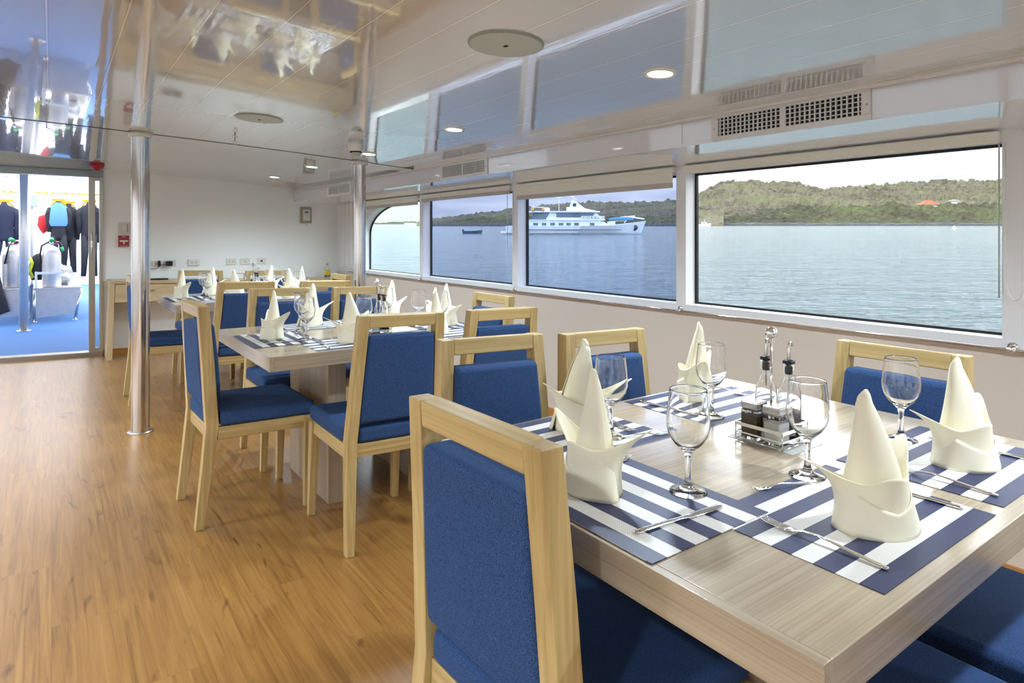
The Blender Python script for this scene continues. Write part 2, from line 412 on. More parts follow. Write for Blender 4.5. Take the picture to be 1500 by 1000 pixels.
# soffit above the windows
b = MB()
b.add([(XS, YF, 1.689), (W+.1, YF, 1.672), (W+.1, YB, 1.672), (XS, YB, 1.689),
       (XS, YF, 1.90), (W+.1, YF, 1.90), (W+.1, YB, 1.90), (XS, YB, 1.90)],
      [(0,3,2,1), (4,5,6,7), (0,1,5,4), (1,2,6,5), (2,3,7,6), (3,0,4,7)])
struct(b.build('trim_1', M_soffit), 'boxed soffit above the side windows')
# fine bead between ceiling and soffit, cover strip on the soffit
b = MB(); b.box(XS-.030, XS-.016, YF, YB, 1.803, 1.816)
struct(b.build('trim_2', plain('bead_white', rgb(236, 232, 226), 0.25)), 'pale bead along the ceiling edge')
b = MB(); b.box(XS-.004, XS+.001, 1.985, 2.020, 1.703, 1.803)
struct(b.build('trim_3', M_soffit), 'narrow cover strip on the soffit')

# window wall
WT = 0.10                                        # depth of the reveals
ZB, ZT = 0.863, 1.63
WINS = [(0.881, 2.405), (2.475, 4.054), (4.128, 5.645), (5.714, 7.15)]
NEAR = (-1.0, 0.81); NEAR2 = (-2.8, -1.08)
ops = sorted([NEAR2, NEAR] + WINS)
b = MB()
b.box(W, W+WT, YF, YB, ZT, 1.68)
ye = YF
for (a, c) in ops:
    b.box(W, W+WT, ye, a, ZB, ZT); ye = c
b.box(W, W+WT, ye, YB, ZB, ZT)
b.box(W, W+WT, YF, YB, 0.815, ZB)
# arched head of the last window: a web filling the corner outside the curve
arc = [(7.15, 1.285)]
for i in range(0, 15):
    t = i / 14 * PI / 2
    arc.append((6.13 + 1.02 * math.cos(t) ** 0.92, 1.285 + 0.345 * math.sin(t) ** 1.0))
poly = [(y, z) for y, z in arc] + [(7.16, 1.635)]
Mx = Matrix(((0, 0, 1, 0), (1, 0, 0, 0), (0, 1, 0, 0), (0, 0, 0, 1)))
b.prism(poly, W, W+WT, M=Mx)
struct(b.build('wall_right', M_frame), 'white framed window wall on the sea side')
b = MB()
b.add([(W-.002, YF, fz(W)-.02), (W+WT, YF, fz(W)-.02), (W+WT, YB, fz(W)-.02), (W-.002, YB, fz(W)-.02),
       (W-.002, YF, 0.815), (W+WT, YF, 0.815), (W+WT, YB, 0.815), (W-.002, YB, 0.815)],
      [(0,3,2,1), (4,5,6,7), (0,1,5,4), (1,2,6,5), (2,3,7,6), (3,0,4,7)])
struct(b.build('trim_4', M_beige), 'glossy beige dado panel below the windows')
b = MB(); b.box(W-.016, W-.001, YF, YB, fz(W)-.01, fz(W)+.062)
struct(b.build('baseboard_right', wood('baseboard_wood_y', rgb(176,118,52), rgb(206,146,76), 1, 0.35, 60)), 'orange brown baseboard under the windows')

panes = [M_pane_clear, M_pane_blue, M_pane_blue, M_pane_aqua]
for i, ((a, c), pm) in enumerate(zip(WINS + [NEAR, NEAR2], panes + [M_pane_clear, M_pane_clear])):
    if i == 3:
        pts = [(a, ZB), (7.15, ZB)] + arc + [(a, 1.63)]
        inn = [(a+.008, ZB+.008), (7.14, ZB+.008)] + [(y-.012*math.cos(k/15*PI/2)-.002, z-.010*math.sin(k/15*PI/2)-.002) for k, (y, z) in enumerate(arc)] + [(a+.008, 1.62)]
    else:
        pts = [(a, ZB), (c, ZB), (c, ZT), (a, ZT)]
        inn = [(a+.012, ZB+.012), (c-.014, ZB+.012), (c-.014, ZT-.012), (a+.012, ZT-.012)]
    b = MB(); n = len(pts)
    rings = [[(W+.082, y, z) for y, z in pts], [(W+.082, y, z) for y, z in inn], [(W+.1, y, z) for y, z in inn], [(W+.1, y, z) for y, z in pts], [(W+.082, y, z) for y, z in pts]]
    b.loft(rings, True, False, False)
    o = b.build('window_%d' % (i+1), M_black); struct(o, 'black sealed side window looking out to sea')
    b = MB(); b.prism(pts, W+.090, W+.094, M=Mx)
    p = b.build('pane', pm, o)

# back wall, with the doorway on its left
b = MB()
DX = 0.444
b.add([(DX, YB, fz(DX)-.02), (W+.1, YB, fz(W)-.04), (W+.1, YB, 1.92), (DX, YB, 2.06),
       (DX, YB+.06, fz(DX)-.02), (W+.1, YB+.06, fz(W)-.04), (W+.1, YB+.06, 1.92), (DX, YB+.06, 2.06)],
      [(0,1,2,3), (7,6,5,4), (0,4,5,1), (1,5,6,2), (2,6,7,3), (3,7,4,0)])
b.box(-1.75, DX, YB, YB+.06, 1.955, 2.08)
b.box(XL, -1.75, YB, YB+.06, -.02, 2.08)
struct(b.build('wall_back', M_white), 'glossy white back wall beside the doorway')
b = MB()
b.add([(DX+.004, YB-.012, fz(DX)-.005), (W, YB-.012, fz(W)-.005), (W, YB-.012, fz(W)+.06), (DX+.004, YB-.012, fz(DX)+.06),
       (DX+.004, YB, fz(DX)-.005), (W, YB, fz(W)-.005), (W, YB, fz(W)+.06), (DX+.004, YB, fz(DX)+.06)],
      [(0,1,2,3), (7,6,5,4), (0,4,5,1), (1,5,6,2), (2,6,7,3), (3,7,4,0)])
struct(b.build('baseboard_back', M_base), 'orange brown baseboard under the desk')
# side wall return between the arched window and the back wall: fluted white board
b = MB()
for k in range(5): b.box(W-.012, W-.001, 7.30+.13*k, 7.42+.13*k, .86, 1.672)
struct(b.build('trim_5', M_frame), 'white boarding in the far corner')

# left and front walls (behind and beside the camera), with the windows of the other side
b = MB()
LW = [(-2.6, -1.0), (-0.9, 0.7), (0.8, 2.4), (2.5, 4.1), (4.2, 5.8), (5.9, 7.5)]
b.box(XL-.1, XL, YF, YB, -.05, .80); b.box(XL-.1, XL, YF, YB, 1.75, 2.1)
ye = YF
for a, c in LW:
    b.box(XL-.1, XL, ye, a, .80, 1.75); ye = c
b.box(XL-.1, XL, ye, YB, .80, 1.75)
struct(b.build('wall_left', M_frame), 'white window wall on the other side')
b = MB()
b.box(XL, -2.8, YF-.1, YF, -.05, 2.1); b.box(-1.0, 0.2, YF-.1, YF, -.05, 2.1); b.box(2.3, W+.1, YF-.1, YF, -.1, 2.0)
b.box(-2.8, -1.0, YF-.1, YF, 1.85, 2.1); b.box(0.2, 2.3, YF-.1, YF, -.1, .7); b.box(0.2, 2.3, YF-.1, YF, 1.7, 2.1)
struct(b.build('wall_front', M_white), 'white wall behind the viewer')

# doorway: header, jamb, threshold, sliding leaf with handle
d1 = thing('door_1', None or 'steel framed glass sliding door standing open to the deck', 'door', (0, 0, 0)); d1['kind'] = 'structure'
b = MB(); b.box(-1.75, DX, YB-.03, YB+.09, 1.885, 1.955); b.build('header', plain('header_steel', (0.30, 0.33, 0.30, 1), 0.3, 1.0), d1, 0.004)
b = MB(); b.box(DX-.03, DX, YB-.03, YB+.09, -.01, 1.885); b.box(-1.75, -1.72, YB-.03, YB+.09, .03, 1.885); b.build('jamb', M_dsteel, d1, 0.003)
b = MB()
b.add([(-1.75, YB-.05, fz(-1.75)-.01), (DX, YB-.05, fz(DX)-.01), (DX, YB+.10, fz(DX)-.01), (-1.75, YB+.10, fz(-1.75)-.01),
       (-1.75, YB-.05, fz(-1.75)+.045), (DX, YB-.05, fz(DX)+.045), (DX, YB+.10, fz(DX)+.045), (-1.75, YB+.10, fz(-1.75)+.045)],
      [(0,3,2,1), (4,5,6,7), (0,1,5,4), (1,2,6,5), (2,3,7,6), (3,0,4,7)])
b.build('threshold', plain('threshold_steel', (0.40, 0.37, 0.32, 1), 0.3, 1.0), d1, 0.004)
b = MB(); b.box(.318, .376, YB+.005, YB+.045, .045, 1.885); b.box(.376, .414, YB+.005, YB+.045, .045, .085); b.box(.376, .414, YB+.005, YB+.045, 1.85, 1.885)
leaf = b.build('stile', M_dsteel, d1, 0.003)
b = MB(); b.box(.376, .414, YB+.022, YB+.027, .085, 1.85); b.build('pane', M_pane_clear, d1)
b = MB(); b.tube([(.345, YB+.004, 1.30), (.345, YB-.035, 1.30), (.345, YB-.035, 1.02), (.345, YB+.004, 1.02)], .008, 10); b.build('handle', M_chrome, d1)

# ------------------------------------------------------------------ handrail under the windows
rail = thing('grab_rail', 'thin steel rail running along the wall below the side windows', 'rail', (W, 0, 0.824))
b = MB(); b.cyl((-.022, YF+.02, 0), (-.022, 7.55, 0), .0065, n=12); b.build('rod', M_steel, rail)
for y in (-1.04, .845, 2.44, 4.09, 5.68):
    b = MB(); b.cyl((-.001, y, .010), (-.006, y, .010), .018, n=16); b.cyl((-.006, y, .010), (-.022, y, 0), .006, n=10)
    b.cyl((-.022, y-.014, 0), (-.022, y+.014, 0), .0105, n=12); b.build('bracket', M_chrome, rail)

# ------------------------------------------------------------------ roller blinds
def blind(y0, y1, drop, label, rolled=False):
    t = thing('roller_blind', label, 'blind', (W, 0, 0), 0, 'roller blinds above the side windows')
    c = MB(); c.box(-.034, -.002, y0+.004, y1-.004, 1.63 if rolled else 1.645, 1.669)
    if rolled: c.box(-.030, -.002, y0+.004, y1-.004, 1.624, 1.632)
    c.build('cassette', M_shade, t, 0.004)
    if not rolled:
        f_ = MB(); f_.box(-.020, -.0175, y0+.012, y1-.012, drop+.03, 1.65); f_.build('shade', M_shade, t)
        k = MB(); k.box(-.024, -.013, y0+.012, y1-.012, drop, drop+.032); k.build('bottom_bar', plain('bar_beige', rgb(196, 190, 180), 0.5), t, 0.004)
    return t
bl4 = blind(.881, 2.405, 0, 'fully rolled up blind above the wide clear window with the hills', True)
bl3 = blind(2.475, 4.054, 1.547, 'cream blind lowered a little over the window with the white yacht')
bl2 = blind(4.128, 5.645, 1.60, 'narrow cream blind over the window with the small blue dinghy')
bl1 = blind(5.714, 7.36, 1.578, 'cream blind across the head of the arched window')
bl5 = blind(-1.0, .80, 0, 'rolled up blind at the cut off right border of the photo', True)
def chain(pts, parent, mat, r=.0022):
    b = MB(); b.tube(pts, r, 6); return b.build('pull_chain', mat, parent)
chain([(-.012, .887, 1.625), (-.012, .887, 1.30), (-.012, .887, 1.02)], bl4, M_grey, .003)
lo = [(-.03, .83 + .030*math.cos(t), 1.10 + .085*math.sin(t)) for t in [PI + i*PI/8 for i in range(9)]]
chain([(-.03, .80, 1.62)] + lo + [(-.03, .862, 1.62)], bl5, M_plate)
lo = [(-.028, 4.11 + .045*math.cos(t), 1.19 + .05*math.sin(t)) for t in [PI + i*PI/8 for i in range(9)]]
chain([(-.028, 4.08, 1.62)] + lo + [(-.028, 4.16, 1.62)], bl2, M_grey)

# ------------------------------------------------------------------ soffit vents
def vent(y0, y1, label):
    t = thing('air_vent', label, 'vent', (XS, 0, 0), 0, 'air vents in the soffit')
    z0, z1 = 1.690, 1.805; a, c = y0+.035, y1-.035; zl, zh = z0+.023, z1-.012
    b = MB(); b.box(-.008, .0, y0, y1, z0, zl); b.box(-.008, 0, y0, y1, zh, z1); b.box(-.008, 0, y0, a, zl, zh); b.box(-.008, 0, c, y1, zl, zh)
    mid = (a+c)/2; b.box(-.008, 0, mid-.009, mid+.009, zl, zh)
    b.build('frame', M_ventf, t, .001)
    b = MB(); b.box(-.0012, -.0004, a, c, zl, zh); b.build('duct_shade', M_dark, t)  # flat dark sheet stands in for the shaded hollow behind the louvres
    b = MB()
    n = 30
    for k in range(n):
        y = a + (c-a)*(k+.5)/n
        b.box(-.0075, -.0015, y-.0026, y+.0026, zl, zh)
    for k in range(4):
        z = zl + (zh-zl)*(k+.75)/4.4; b.box(-.004, -.0015, a, c, z-.0018, z+.0018)
    b.build('louvres', M_ventf, t)
    for y in (y0+.014, y1-.014):
        b = MB(); b.cyl((-.0095, y, (z0+z1)/2), (-.008, y, (z0+z1)/2), .004, n=10); b.build('screw', M_steel, t)
    return t
vent(1.116, 1.814, 'white double air vent above the wide clear window, largest in view')
vent(3.657, 4.317, 'air vent in the soffit between the yacht window and the dinghy window')
vent(6.128, 6.799, 'small looking air vent left of the far steel pillar near the back wall')

# ------------------------------------------------------------------ pillars
def pillar(x, y, r, label):
    t = thing('steel_pillar', label, 'pillar', (x, y, 0), 0, 'steel pillars'); t['kind'] = 'thing'
    b = MB(); b.cyl((0, 0, fz(x)), (0, 0, cz(x, y)+.01), r, n=40, cap=False); b.build('post', M_steel, t)
    b = MB(); b.lathe([(r, 0), (r+.022, 0), (r+.022, .006), (r, .008)], 32, 0, 0, fz(x)); b.build('floor_flange', M_dsteel, t)
    b = MB(); zt = cz(x, y); b.lathe([(r, -.02), (r+.016, -.02), (r+.018, .006), (r, .006)], 32, 0, 0, zt-.008); b.build('ceiling_collar', M_plate, t)
    return t
pillar(.467, 4.724, .053, 'polished steel pillar standing by the aisle on the left')
pillar(1.955, 4.724, .046, 'polished steel pillar between the tables near the arched window')

# ------------------------------------------------------------------ ceiling fittings
def downlight(x, y, label, power=9.0):
    t = thing('ceiling_light', label, 'light', (x, y, cz(x, y)), 0, 'recessed ceiling lights', tilt=.035+.016*x)
    b = MB(); b.lathe([(.044, .0), (.046, -.006), (.058, -.007), (.061, 0.001)], 36); b.build('trim_ring', M_plate, t)
    b = MB(); b.lathe([(.0001, -.003), (.045, -.003)], 36); b.build('lens', M_lamp, t)
    l = bpy.data.lights.new('lamp', 'SPOT'); l.energy = power; l.spot_size = 2.7; l.spot_blend = .8; l.shadow_soft_size = .05; l.color = (.74, .88, 1.0)
    lo = bpy.data.objects.new('lamp', l); COL.objects.link(lo); lo.parent = t; lo.location = (0, 0, -.012)
    return t
LP = 54.0
downlight(1.80, 1.559, 'round lit ceiling light left of the big double vent', LP)
downlight(1.811, 3.044, 'round lit ceiling light above the yacht window', LP)
downlight(1.845, 4.295, 'round lit ceiling light right beside the far steel pillar top', LP)
downlight(1.826, 5.463, 'round lit ceiling light just left of the far steel pillar', LP)
downlight(1.868, 6.755, 'small round lit ceiling light closest to the white back wall', LP)
k = 0
for x in (-2.6, -.75):  # unseen lamps added to fill the interior with light
    for y in (-1.4, .1, 1.56, 3.04, 4.3, 5.46, 6.75):
        if x > -1 and y > 7: continue
        downlight(x, y, 'added unseen ceiling light filling the aisle side of the room', LP)
for y in (-1.4, .1):  # two more fill lamps added out of view behind the camera
    downlight(1.8, y, 'added unseen ceiling light filling the sea side behind the viewer', LP)
def speaker(x, y, label):
    t = thing('ceiling_speaker', label, 'speaker', (x, y, cz(x, y)), 0, 'round ceiling speakers', tilt=.035+.016*x)
    b = MB(); b.lathe([(.0001, -.008), (.10, -.008), (.118, -.0065)], 56); b.build('grille', M_grey, t)
    b = MB(); b.lathe([(.118, -.0065), (.124, -.005), (.126, .001)], 56); b.build('rim', plain('rim_grey', rgb(150, 158, 152), .4), t)
    b = MB(); b.box(-.006, .006, -.008, .008, -.0095, -.008); b.build('badge', M_dark, t); return t
speaker(1.206, 1.696, 'large round grey speaker in the ceiling above the front table')
speaker(.922, 3.622, 'smaller looking round grey speaker in the ceiling near the sprinkler')
t = thing('fire_sprinkler', 'small hanging fire sprinkler head near the ceiling seam', 'sprinkler', (.96, 4.372, cz(.96, 4.372)))
b = MB(); b.lathe([(.0001, 0), (.018, 0), (.018, -.004), (.006, -.006), (.005, -.030), (.0001, -.030)], 16); b.build('pipe', M_chrome, t)
b = MB(); b.tube([(.005, 0, -.028), (.011, 0, -.038), (.004, 0, -.052)], .002, 6); b.tube([(-.005, 0, -.028), (-.011, 0, -.038), (-.004, 0, -.052)], .002, 6); b.lathe([(.0001, -.052), (.012, -.052), (.012, -.055), (.0001, -.055)], 14); b.build('deflector', M_dsteel, t)
t = thing('smoke_detector', 'white cylindrical smoke detector on the ceiling before the far pillar', 'detector', (1.585, 3.894, cz(1.585, 3.894)))
b = MB(); b.lathe([(.0001, .002), (.050, .002), (.050, -.030), (.044, -.052), (.042, -.064), (.0001, -.064)], 32); b.build('body', M_plate, t)
b = MB(); b.lathe([(.038, -.064), (.038, -.072), (.0001, -.072)], 28); b.build('sensor_slot', M_dark, t)
b = MB(); b.lathe([(.028, -.072), (.028, -.096), (.0001, -.098)], 28); b.build('sensor_cap', M_grey, t)
t = thing('alarm_strobe', 'red alarm sounder on the ceiling above the doorway', 'alarm', (.366, 7.486, cz(.366, 7.486)))
b = MB(); b.lathe([(.0001, .004), (.066, .004), (.058, -.020), (.042, -.036), (.034, -.038), (.030, -.052), (.0001, -.054)], 28); b.build('sounder', M_red, t)

# ------------------------------------------------------------------ fittings on the back wall
def plate(name, cat, x, z, w, h, label, mat, kids=None, group=None, d=.010):
    t = thing(name, label, cat, (x, YB, z), 0, group)
    b = MB(); b.box(-w/2, w/2, -d, -.0005, -h/2, h/2); b.build('cover', mat, t, .003)
    for (nm, x0, x1, z0, z1, mm) in (kids or []):
        b = MB(); b.box(x0, x1, -d-.003, -d+.001, z0, z1); b.build(nm, mm, t)
    return t
SK = [('socket', -.032, -.010, -.014, .014, M_plate2), ('socket', .010, .032, -.014, .014, M_plate2)]
SLOT = [('slot', -.026, -.024, -.006, .006, M_dark), ('slot', -.018, -.016, -.006, .006, M_dark), ('slot', .016, .018, -.006, .006, M_dark), ('slot', .024, .026, -.006, .006, M_dark)]
oz = .963
plate('wall_outlet', 'outlet', .915, oz-.004, .118, .072, 'white wall outlet beside the pillar with a black plug in it', M_plate, SK+SLOT, 'wall outlets over the desk')
plate('wall_outlet', 'outlet', 1.078, oz-.002, .118, .072, 'white wall outlet holding the black square adapter', M_plate, SK+SLOT, 'wall outlets over the desk')
plate('wall_outlet', 'outlet', 1.317, oz, .118, .072, 'white wall outlet alone in the middle of the row', M_plate, SK+SLOT, 'wall outlets over the desk', .022)
plate('wall_outlet', 'outlet', 1.717, oz, .110, .072, 'white wall outlet, third from the right end of its row', M_plate, SK+SLOT, 'wall outlets over the desk', .016)
plate('wall_outlet', 'outlet', 1.869, oz-.002, .110, .072, 'white wall outlet with one socket beside the dark socket plate', M_plate, [('socket', -.012, .012, -.014, .014, M_plate2), ('slot', -.004, -.002, -.006, .006, M_dark), ('slot', .004, .006, -.006, .006, M_dark)], 'wall outlets over the desk', .016)
plate('wall_outlet', 'outlet', 2.057, oz, .105, .072, 'white wall plate with one small dark green socket', M_plate, [('socket', -.012, .012, -.010, .010, plain('dark_green', rgb(10, 50, 36), .4))], 'wall outlets over the desk', .014)
t = thing('power_plug', 'black plug standing upright in the outlet nearest the pillar', 'plug', (.965, YB-.014, oz-.006))
b = MB(); b.box(-.012, .012, -.045, 0, -.032, .034); b.build('body', M_blackp, t, .005)
b = MB(); b.tube([(0, -.02, -.03), (-.02, -.03, -.05), (-.07, -.02, -.056), (-.10, -.015, -.06)], .0035, 8); b.build('cord', M_blackp, t)
t = thing('power_adapter', 'black square power adapter plugged into the wall', 'adapter', (1.062, YB-.014, oz-.006))
b = MB(); b.box(-.032, .032, -.055, 0, -.026, .028); b.build('body', M_blackp, t, .005)
b = MB(); b.tube([(-.03, -.03, -.012), (-.05, -.03, -.014), (-.075, -.03, -.012), (-.09, -.03, 0)], .0035, 8); b.build('cord', M_blackp, t)
plate('light_switch', 'switch', .640, 1.345, .112, .125, 'ivory four way light switch plate above the red fire alarm', M_plate2, [('rocker', .022, .032, -.04+.022*k, -.024+.022*k, plain('rocker_beige', rgb(150, 138, 104), .5)) for k in range(4)] + [('rocker', -.022, -.008, -.034, .030, M_plate), ('rocker', -.004, .010, -.034, .030, M_plate)], 'light switches')
plate('light_switch', 'switch', .745, 1.345, .085, .125, 'plain ivory switch plate half hidden by the pillar', M_plate2, [('rocker', -.018, .018, -.03, .03, M_plate)], 'light switches')
t = plate('fire_alarm', 'alarm', .631, 1.208, .100, .122, 'red fire alarm pull station with a white T handle', M_red, None, None, .035)
b = MB(); b.box(-.038, .038, -.043, -.034, -.008, .010); b.box(-.008, .008, -.043, -.034, -.030, -.008); b.build('pull_handle', M_plate, t, .002)
lettering('FIRE', .020, t, (0, -.0358, .040), M_plate)
lettering('PULL DOWN', .012, t, (0, -.0358, -.052), M_plate)
t = thing('wall_phone', 'small grey wall box with a white handset below the soffit', 'phone', (2.593, YB, 1.525))
b = MB(); b.box(-.070, .070, -.028, -.0005, -.100, .100); b.build('housing', plain('housing_grey', rgb(168, 160, 142), .5), t, .006)
b = MB(); b.box(-.045, .045, -.044, -.026, -.070, .072); b.build('cover', M_plate, t, .006)
b = MB(); b.box(-.022, .022, -.047, -.043, .022, .050); b.build('display', plain('display_blue', rgb(96, 140, 160), .3), t)
b = MB(); b.tube([(.0, -.03, -.072), (.01, -.035, -.10), (.004, -.03, -.135)], .003, 6); b.build('cord', M_grey, t)

# ------------------------------------------------------------------ desk along the back wall
t = thing('desk', 'long pale oak wall desk with drawers below the outlets', 'desk', (.455, 7.6, fz(.455)), 0, None, TILT)
DZ = .805; L_ = 2.46
b = MB(); b.box(0, L_, 0, .385, DZ-.028, DZ); b.build('desktop', M_deskx, t, .002)
b = MB(); b.box(0, .048, .0, .385, 0.0, DZ-.028); b.build('leg_panel', M_deskz, t, .002)
b = MB(); b.box(L_-.048, L_, .0, .385, 0.0, DZ-.028); b.build('leg_panel', M_deskz, t, .002)
b = MB(); b.box(.048, L_-.048, .02, .385, DZ-.225, DZ-.0285); b.build('carcass', M_deskx, t)
for k in range(4):
    w = (L_-.096)/4; x0 = .048 + k*w
    b = MB(); b.box(x0+.004, x0+w-.004, .003, .02, DZ-.218, DZ-.040); dr = b.build('drawer', M_deskx, t, .002)
    b = MB(); b.box(x0+w/2-.07, x0+w/2+.07, -.008, .003, DZ-.10, DZ-.094); b.build('handle', M_dsteel, dr)
deskz = lambda x: fz(x) + DZ + .0005
t = thing('remote_control', 'black remote control lying on the desk beside the pillar', 'remote', (.94, 7.74, deskz(.94)), .25, None, TILT)
b = MB(); b.box(-.085, .085, -.022, .022, 0, .018); b.build('body', M_blackp, t, .006)
b = MB()
for i in range(6):
    for j in range(2): b.box(-.06+.02*i, -.05+.02*i, -.010+.012*j, -.003+.012*j, .018, .0195)
b.build('keypad', M_grey, t)
t = thing('juice_bottle', 'glass bottle with a yellow and orange label on the desk corner', 'bottle', (2.80, 7.80, deskz(2.80)), 0)
b = MB(); b.lathe([(.0001, .002), (.032, .002), (.034, .01), (.034, .10), (.028, .125), (.014, .15), (.013, .172), (.011, .172), (.012, .15), (.026, .124), (.032, .10), (.032, .012), (.0001, .008)], 24); b.build('glass_body', M_glass, t)
b = MB(); b.lathe([(.0346, .035), (.0346, .095)], 24); b.build('label_band', M_juice, t)
b = MB(); b.lathe([(.0001, .190), (.015, .190), (.015, .170)], 20); b.build('cap', M_yel, t)
t = thing('steel_tube', 'thin metal tube lying on the desk behind the juice bottle', 'tube', (2.86, 7.72, deskz(2.86)+.012), 0)
b = MB(); b.cyl((-.02, 0, .01), (.055, 0, .01), .010, .006, 12); b.build('body', M_dsteel, t)

# ------------------------------------------------------------------ dining tables
TX0, TX1, TZ = .744, 1.962, .75
def table(y0, label, px):
    t = thing('dining_table', label, 'table', ((TX0+TX1)/2, y0+.5, 0), 0, 'dining tables in a row')
    hw = (TX1-TX0)/2
    b = MB(); b.box(-hw+.018, hw-.018, -.5, .5, TZ-.064, TZ); b.build('tabletop', M_oak[0], t, .0015)
    for s in (-1, 1):
        b = MB(); b.box(min(s*hw, s*(hw-.018)), max(s*hw, s*(hw-.018)), -.5, .5, TZ-.064, TZ); b.build('edge_board', M_oak[1], t, .0015)
    for s in (0, 1):
        x0 = (px if s == 0 else 2.706-px-.088) - (TX0+TX1)/2
        z0 = fz(x0 + (TX0+TX1)/2); z1 = fz(x0+.088 + (TX0+TX1)/2)
        b = MB()
        b.add([(x0, -.305, z0), (x0+.088, -.305, z1), (x0+.088, .29, z1), (x0, .29, z0), (x0, -.305, TZ-.064), (x0+.088, -.305, TZ-.064), (x0+.088, .29, TZ-.064), (x0, .29, TZ-.064)],
              [(0,3,2,1), (4,5,6,7), (0,1,5,4), (1,2,6,5), (2,3,7,6), (3,0,4,7)])
        b.build('pedestal', M_oak[2], t, .002)
    return t
T1Y, T2Y, T3Y = .393, 2.762, 5.25
table(T1Y, 'large pale oak dining table cut off by the bottom right of the photo', 1.098)
table(T2Y, 'pale oak dining table in the middle of the row of three', 1.066)
table(T3Y, 'pale oak dining table by the white back wall', 1.066)

# ------------------------------------------------------------------ chairs (local: sitter looks along +Y)
def sect(cx, cy, z, w, d): return [(cx-w/2, cy-d/2, z), (cx+w/2, cy-d/2, z), (cx+w/2, cy+d/2, z), (cx-w/2, cy+d/2, z)]
def make_chair(label):
    t = thing('dining_chair', label, 'chair', (0, 0, 0), 0, 'blue upholstered dining chairs')
    for s in (-1, 1):
        b = MB(); b.loft([sect(s*.206, .224, 0, .031, .031), sect(s*.201, .219, .43, .044, .044)], smooth=False); b.build('leg', M_ash[2], t, .003)
    for s in (-1, 1):
        b = MB(); b.loft([sect(s*.200, -.244, 0, .034, .036), sect(s*.1965, -.222, .24, .040, .044), sect(s*.193, -.205, .44, .043, .052), sect(s*.181, -.226, .70, .043, .050), sect(s*.169, -.250, .955, .043, .046)], smooth=False)
        b.build('rear_post', M_ash[2], t, .003)
    b = MB(); M_ = Matrix.Translation((0, -.2475, .930)) @ Matrix.Rotation(.095, 4, 'X')
    b.box(-.1485, .1485, -.022, .022, -.024, .0255, M=M_); b.build('top_rail', M_ash[0], t, .003)
    b = MB(); b.box(-.171, .171, -.218, -.190, .375, .430); b.build('seat_rail', M_ash[0], t, .002)
    b = MB(); b.box(-.178, .178, .206, .236, .375, .430); b.build('seat_rail', M_ash[0], t, .002)
    for s in (-1, 1):
        b = MB(); b.box(s*.199-.014, s*.199+.014, -.182, .200, .375, .430); b.build('seat_rail', M_ash[1], t, .002)
    # seat cushion: notched round the posts, slightly crowned
    b = MB()
    out = [(-.166, -.226), (.166, -.226), (.168, -.176), (.218, -.174), (.222, .245), (-.222, .245), (-.218, -.174), (-.168, -.176)]
    b.prism(out, .431, .498); b.build('seat', M_blue, t, .020, 4)
    # upholstered back pad
    b = MB()
    def yc(z): return -.205 - (z-.44)/(.955-.44)*.045 + .012
    rings = []
    for z in (.512, .60, .72, .872):
        xi = .193 - (z-.44)/(.955-.44)*.024 - .0225
        bul = .006 if z in (.60, .72) else 0
        y0, y1 = yc(z)-.037-bul*.5, yc(z)+.037+bul
        rings.append([(-xi, y0, z), (0, y0-bul*.6, z), (xi, y0, z), (xi, y1, z), (0, y1+bul, z), (-xi, y1, z)])
    b.loft(rings, True, True, True); b.build('back_pad', M_blue, t, .016, 4)
    return t

R_ = {'+x': -PI/2, '-x': PI/2, '+y': 0.0, '-y': PI}
CH_ = [  # x, y, facing, extra turn, label
    (.822, .939, '+x', .028, 'blue chair at the aisle end of the front table, cut off below'),
    (1.145, .33, '+y', 0, 'blue chair pushed under the front table edge, only its seat corner showing at the bottom'),
    (1.648, .33, '+y', 0, 'blue chair with its bright blue seat filling the bottom right corner of the photo'),
    (1.115, 1.450, '-y', -.04, 'blue chair across the front table, behind the two napkins on the aisle half'),
    (1.556, 1.385, '-y', -.01, 'blue chair across the front table, in front of the bare beige wall panel'),
    (1.905, .906, '-x', 0, 'blue chair at the window end of the front table, backed against the wall'),
    (.752, 3.208, '+x', .03, 'blue chair standing free at the aisle end of the middle table'),
    (1.165, 2.668, '+y', -.02, 'blue chair with its whole back turned to us before the middle table'),
    (1.688, 2.684, '+y', 0, 'blue chair before the middle table, showing behind the front table chairs'),
    (1.135, 3.800, '-y', 0, 'blue chair behind the middle table, faced by the tall aisle end napkin'),
    (1.650, 3.790, '-y', 0, 'blue chair behind the middle table, beside the oil and vinegar caddy'),
    (1.900, 3.190, '-x', 0, 'blue chair at the window end of the middle table, below the rail'),
    (.722, 5.670, '+x', 0, 'blue chair half hidden behind the left steel pillar'),
    (1.095, 5.002, '+y', 0, 'blue chair before the back table, aisle half, seen over the middle table'),
    (1.665, 4.990, '+y', 0, 'blue chair before the back table, window half, left of the far pillar'),
    (1.120, 6.345, '-y', 0, 'blue chair behind the back table, below the lone middle outlet'),
    (1.700, 6.290, '-y', 0, 'blue chair behind the back table, below the three outlets on the right'),
    (1.895, 5.690, '-x', 0, 'blue chair at the window end of the back table, behind the far pillar'),
]
proto = None
for x, y, fc, ex, lb in CH_:
    if proto is None: proto = make_chair(lb); o = proto
    else: o = dup(proto, lb)
    o.location = (x, y, fz(x)); o.rotation_euler = (0, TILT, R_[fc] + ex)
    if o is proto: o.scale = (1.06, 1, .992)
    else: o.scale = (1, 1, 1)

# ------------------------------------------------------------------ place settings
def make_placemat(label):
    b = MB(); b.box(-.219, .219, -.1575, .1575, 0, .0012)
    o = b.build('placemat', M_mat); o.rotation_mode = 'XYZ'
    return tag(o, label, 'placemat', 'striped placemats')

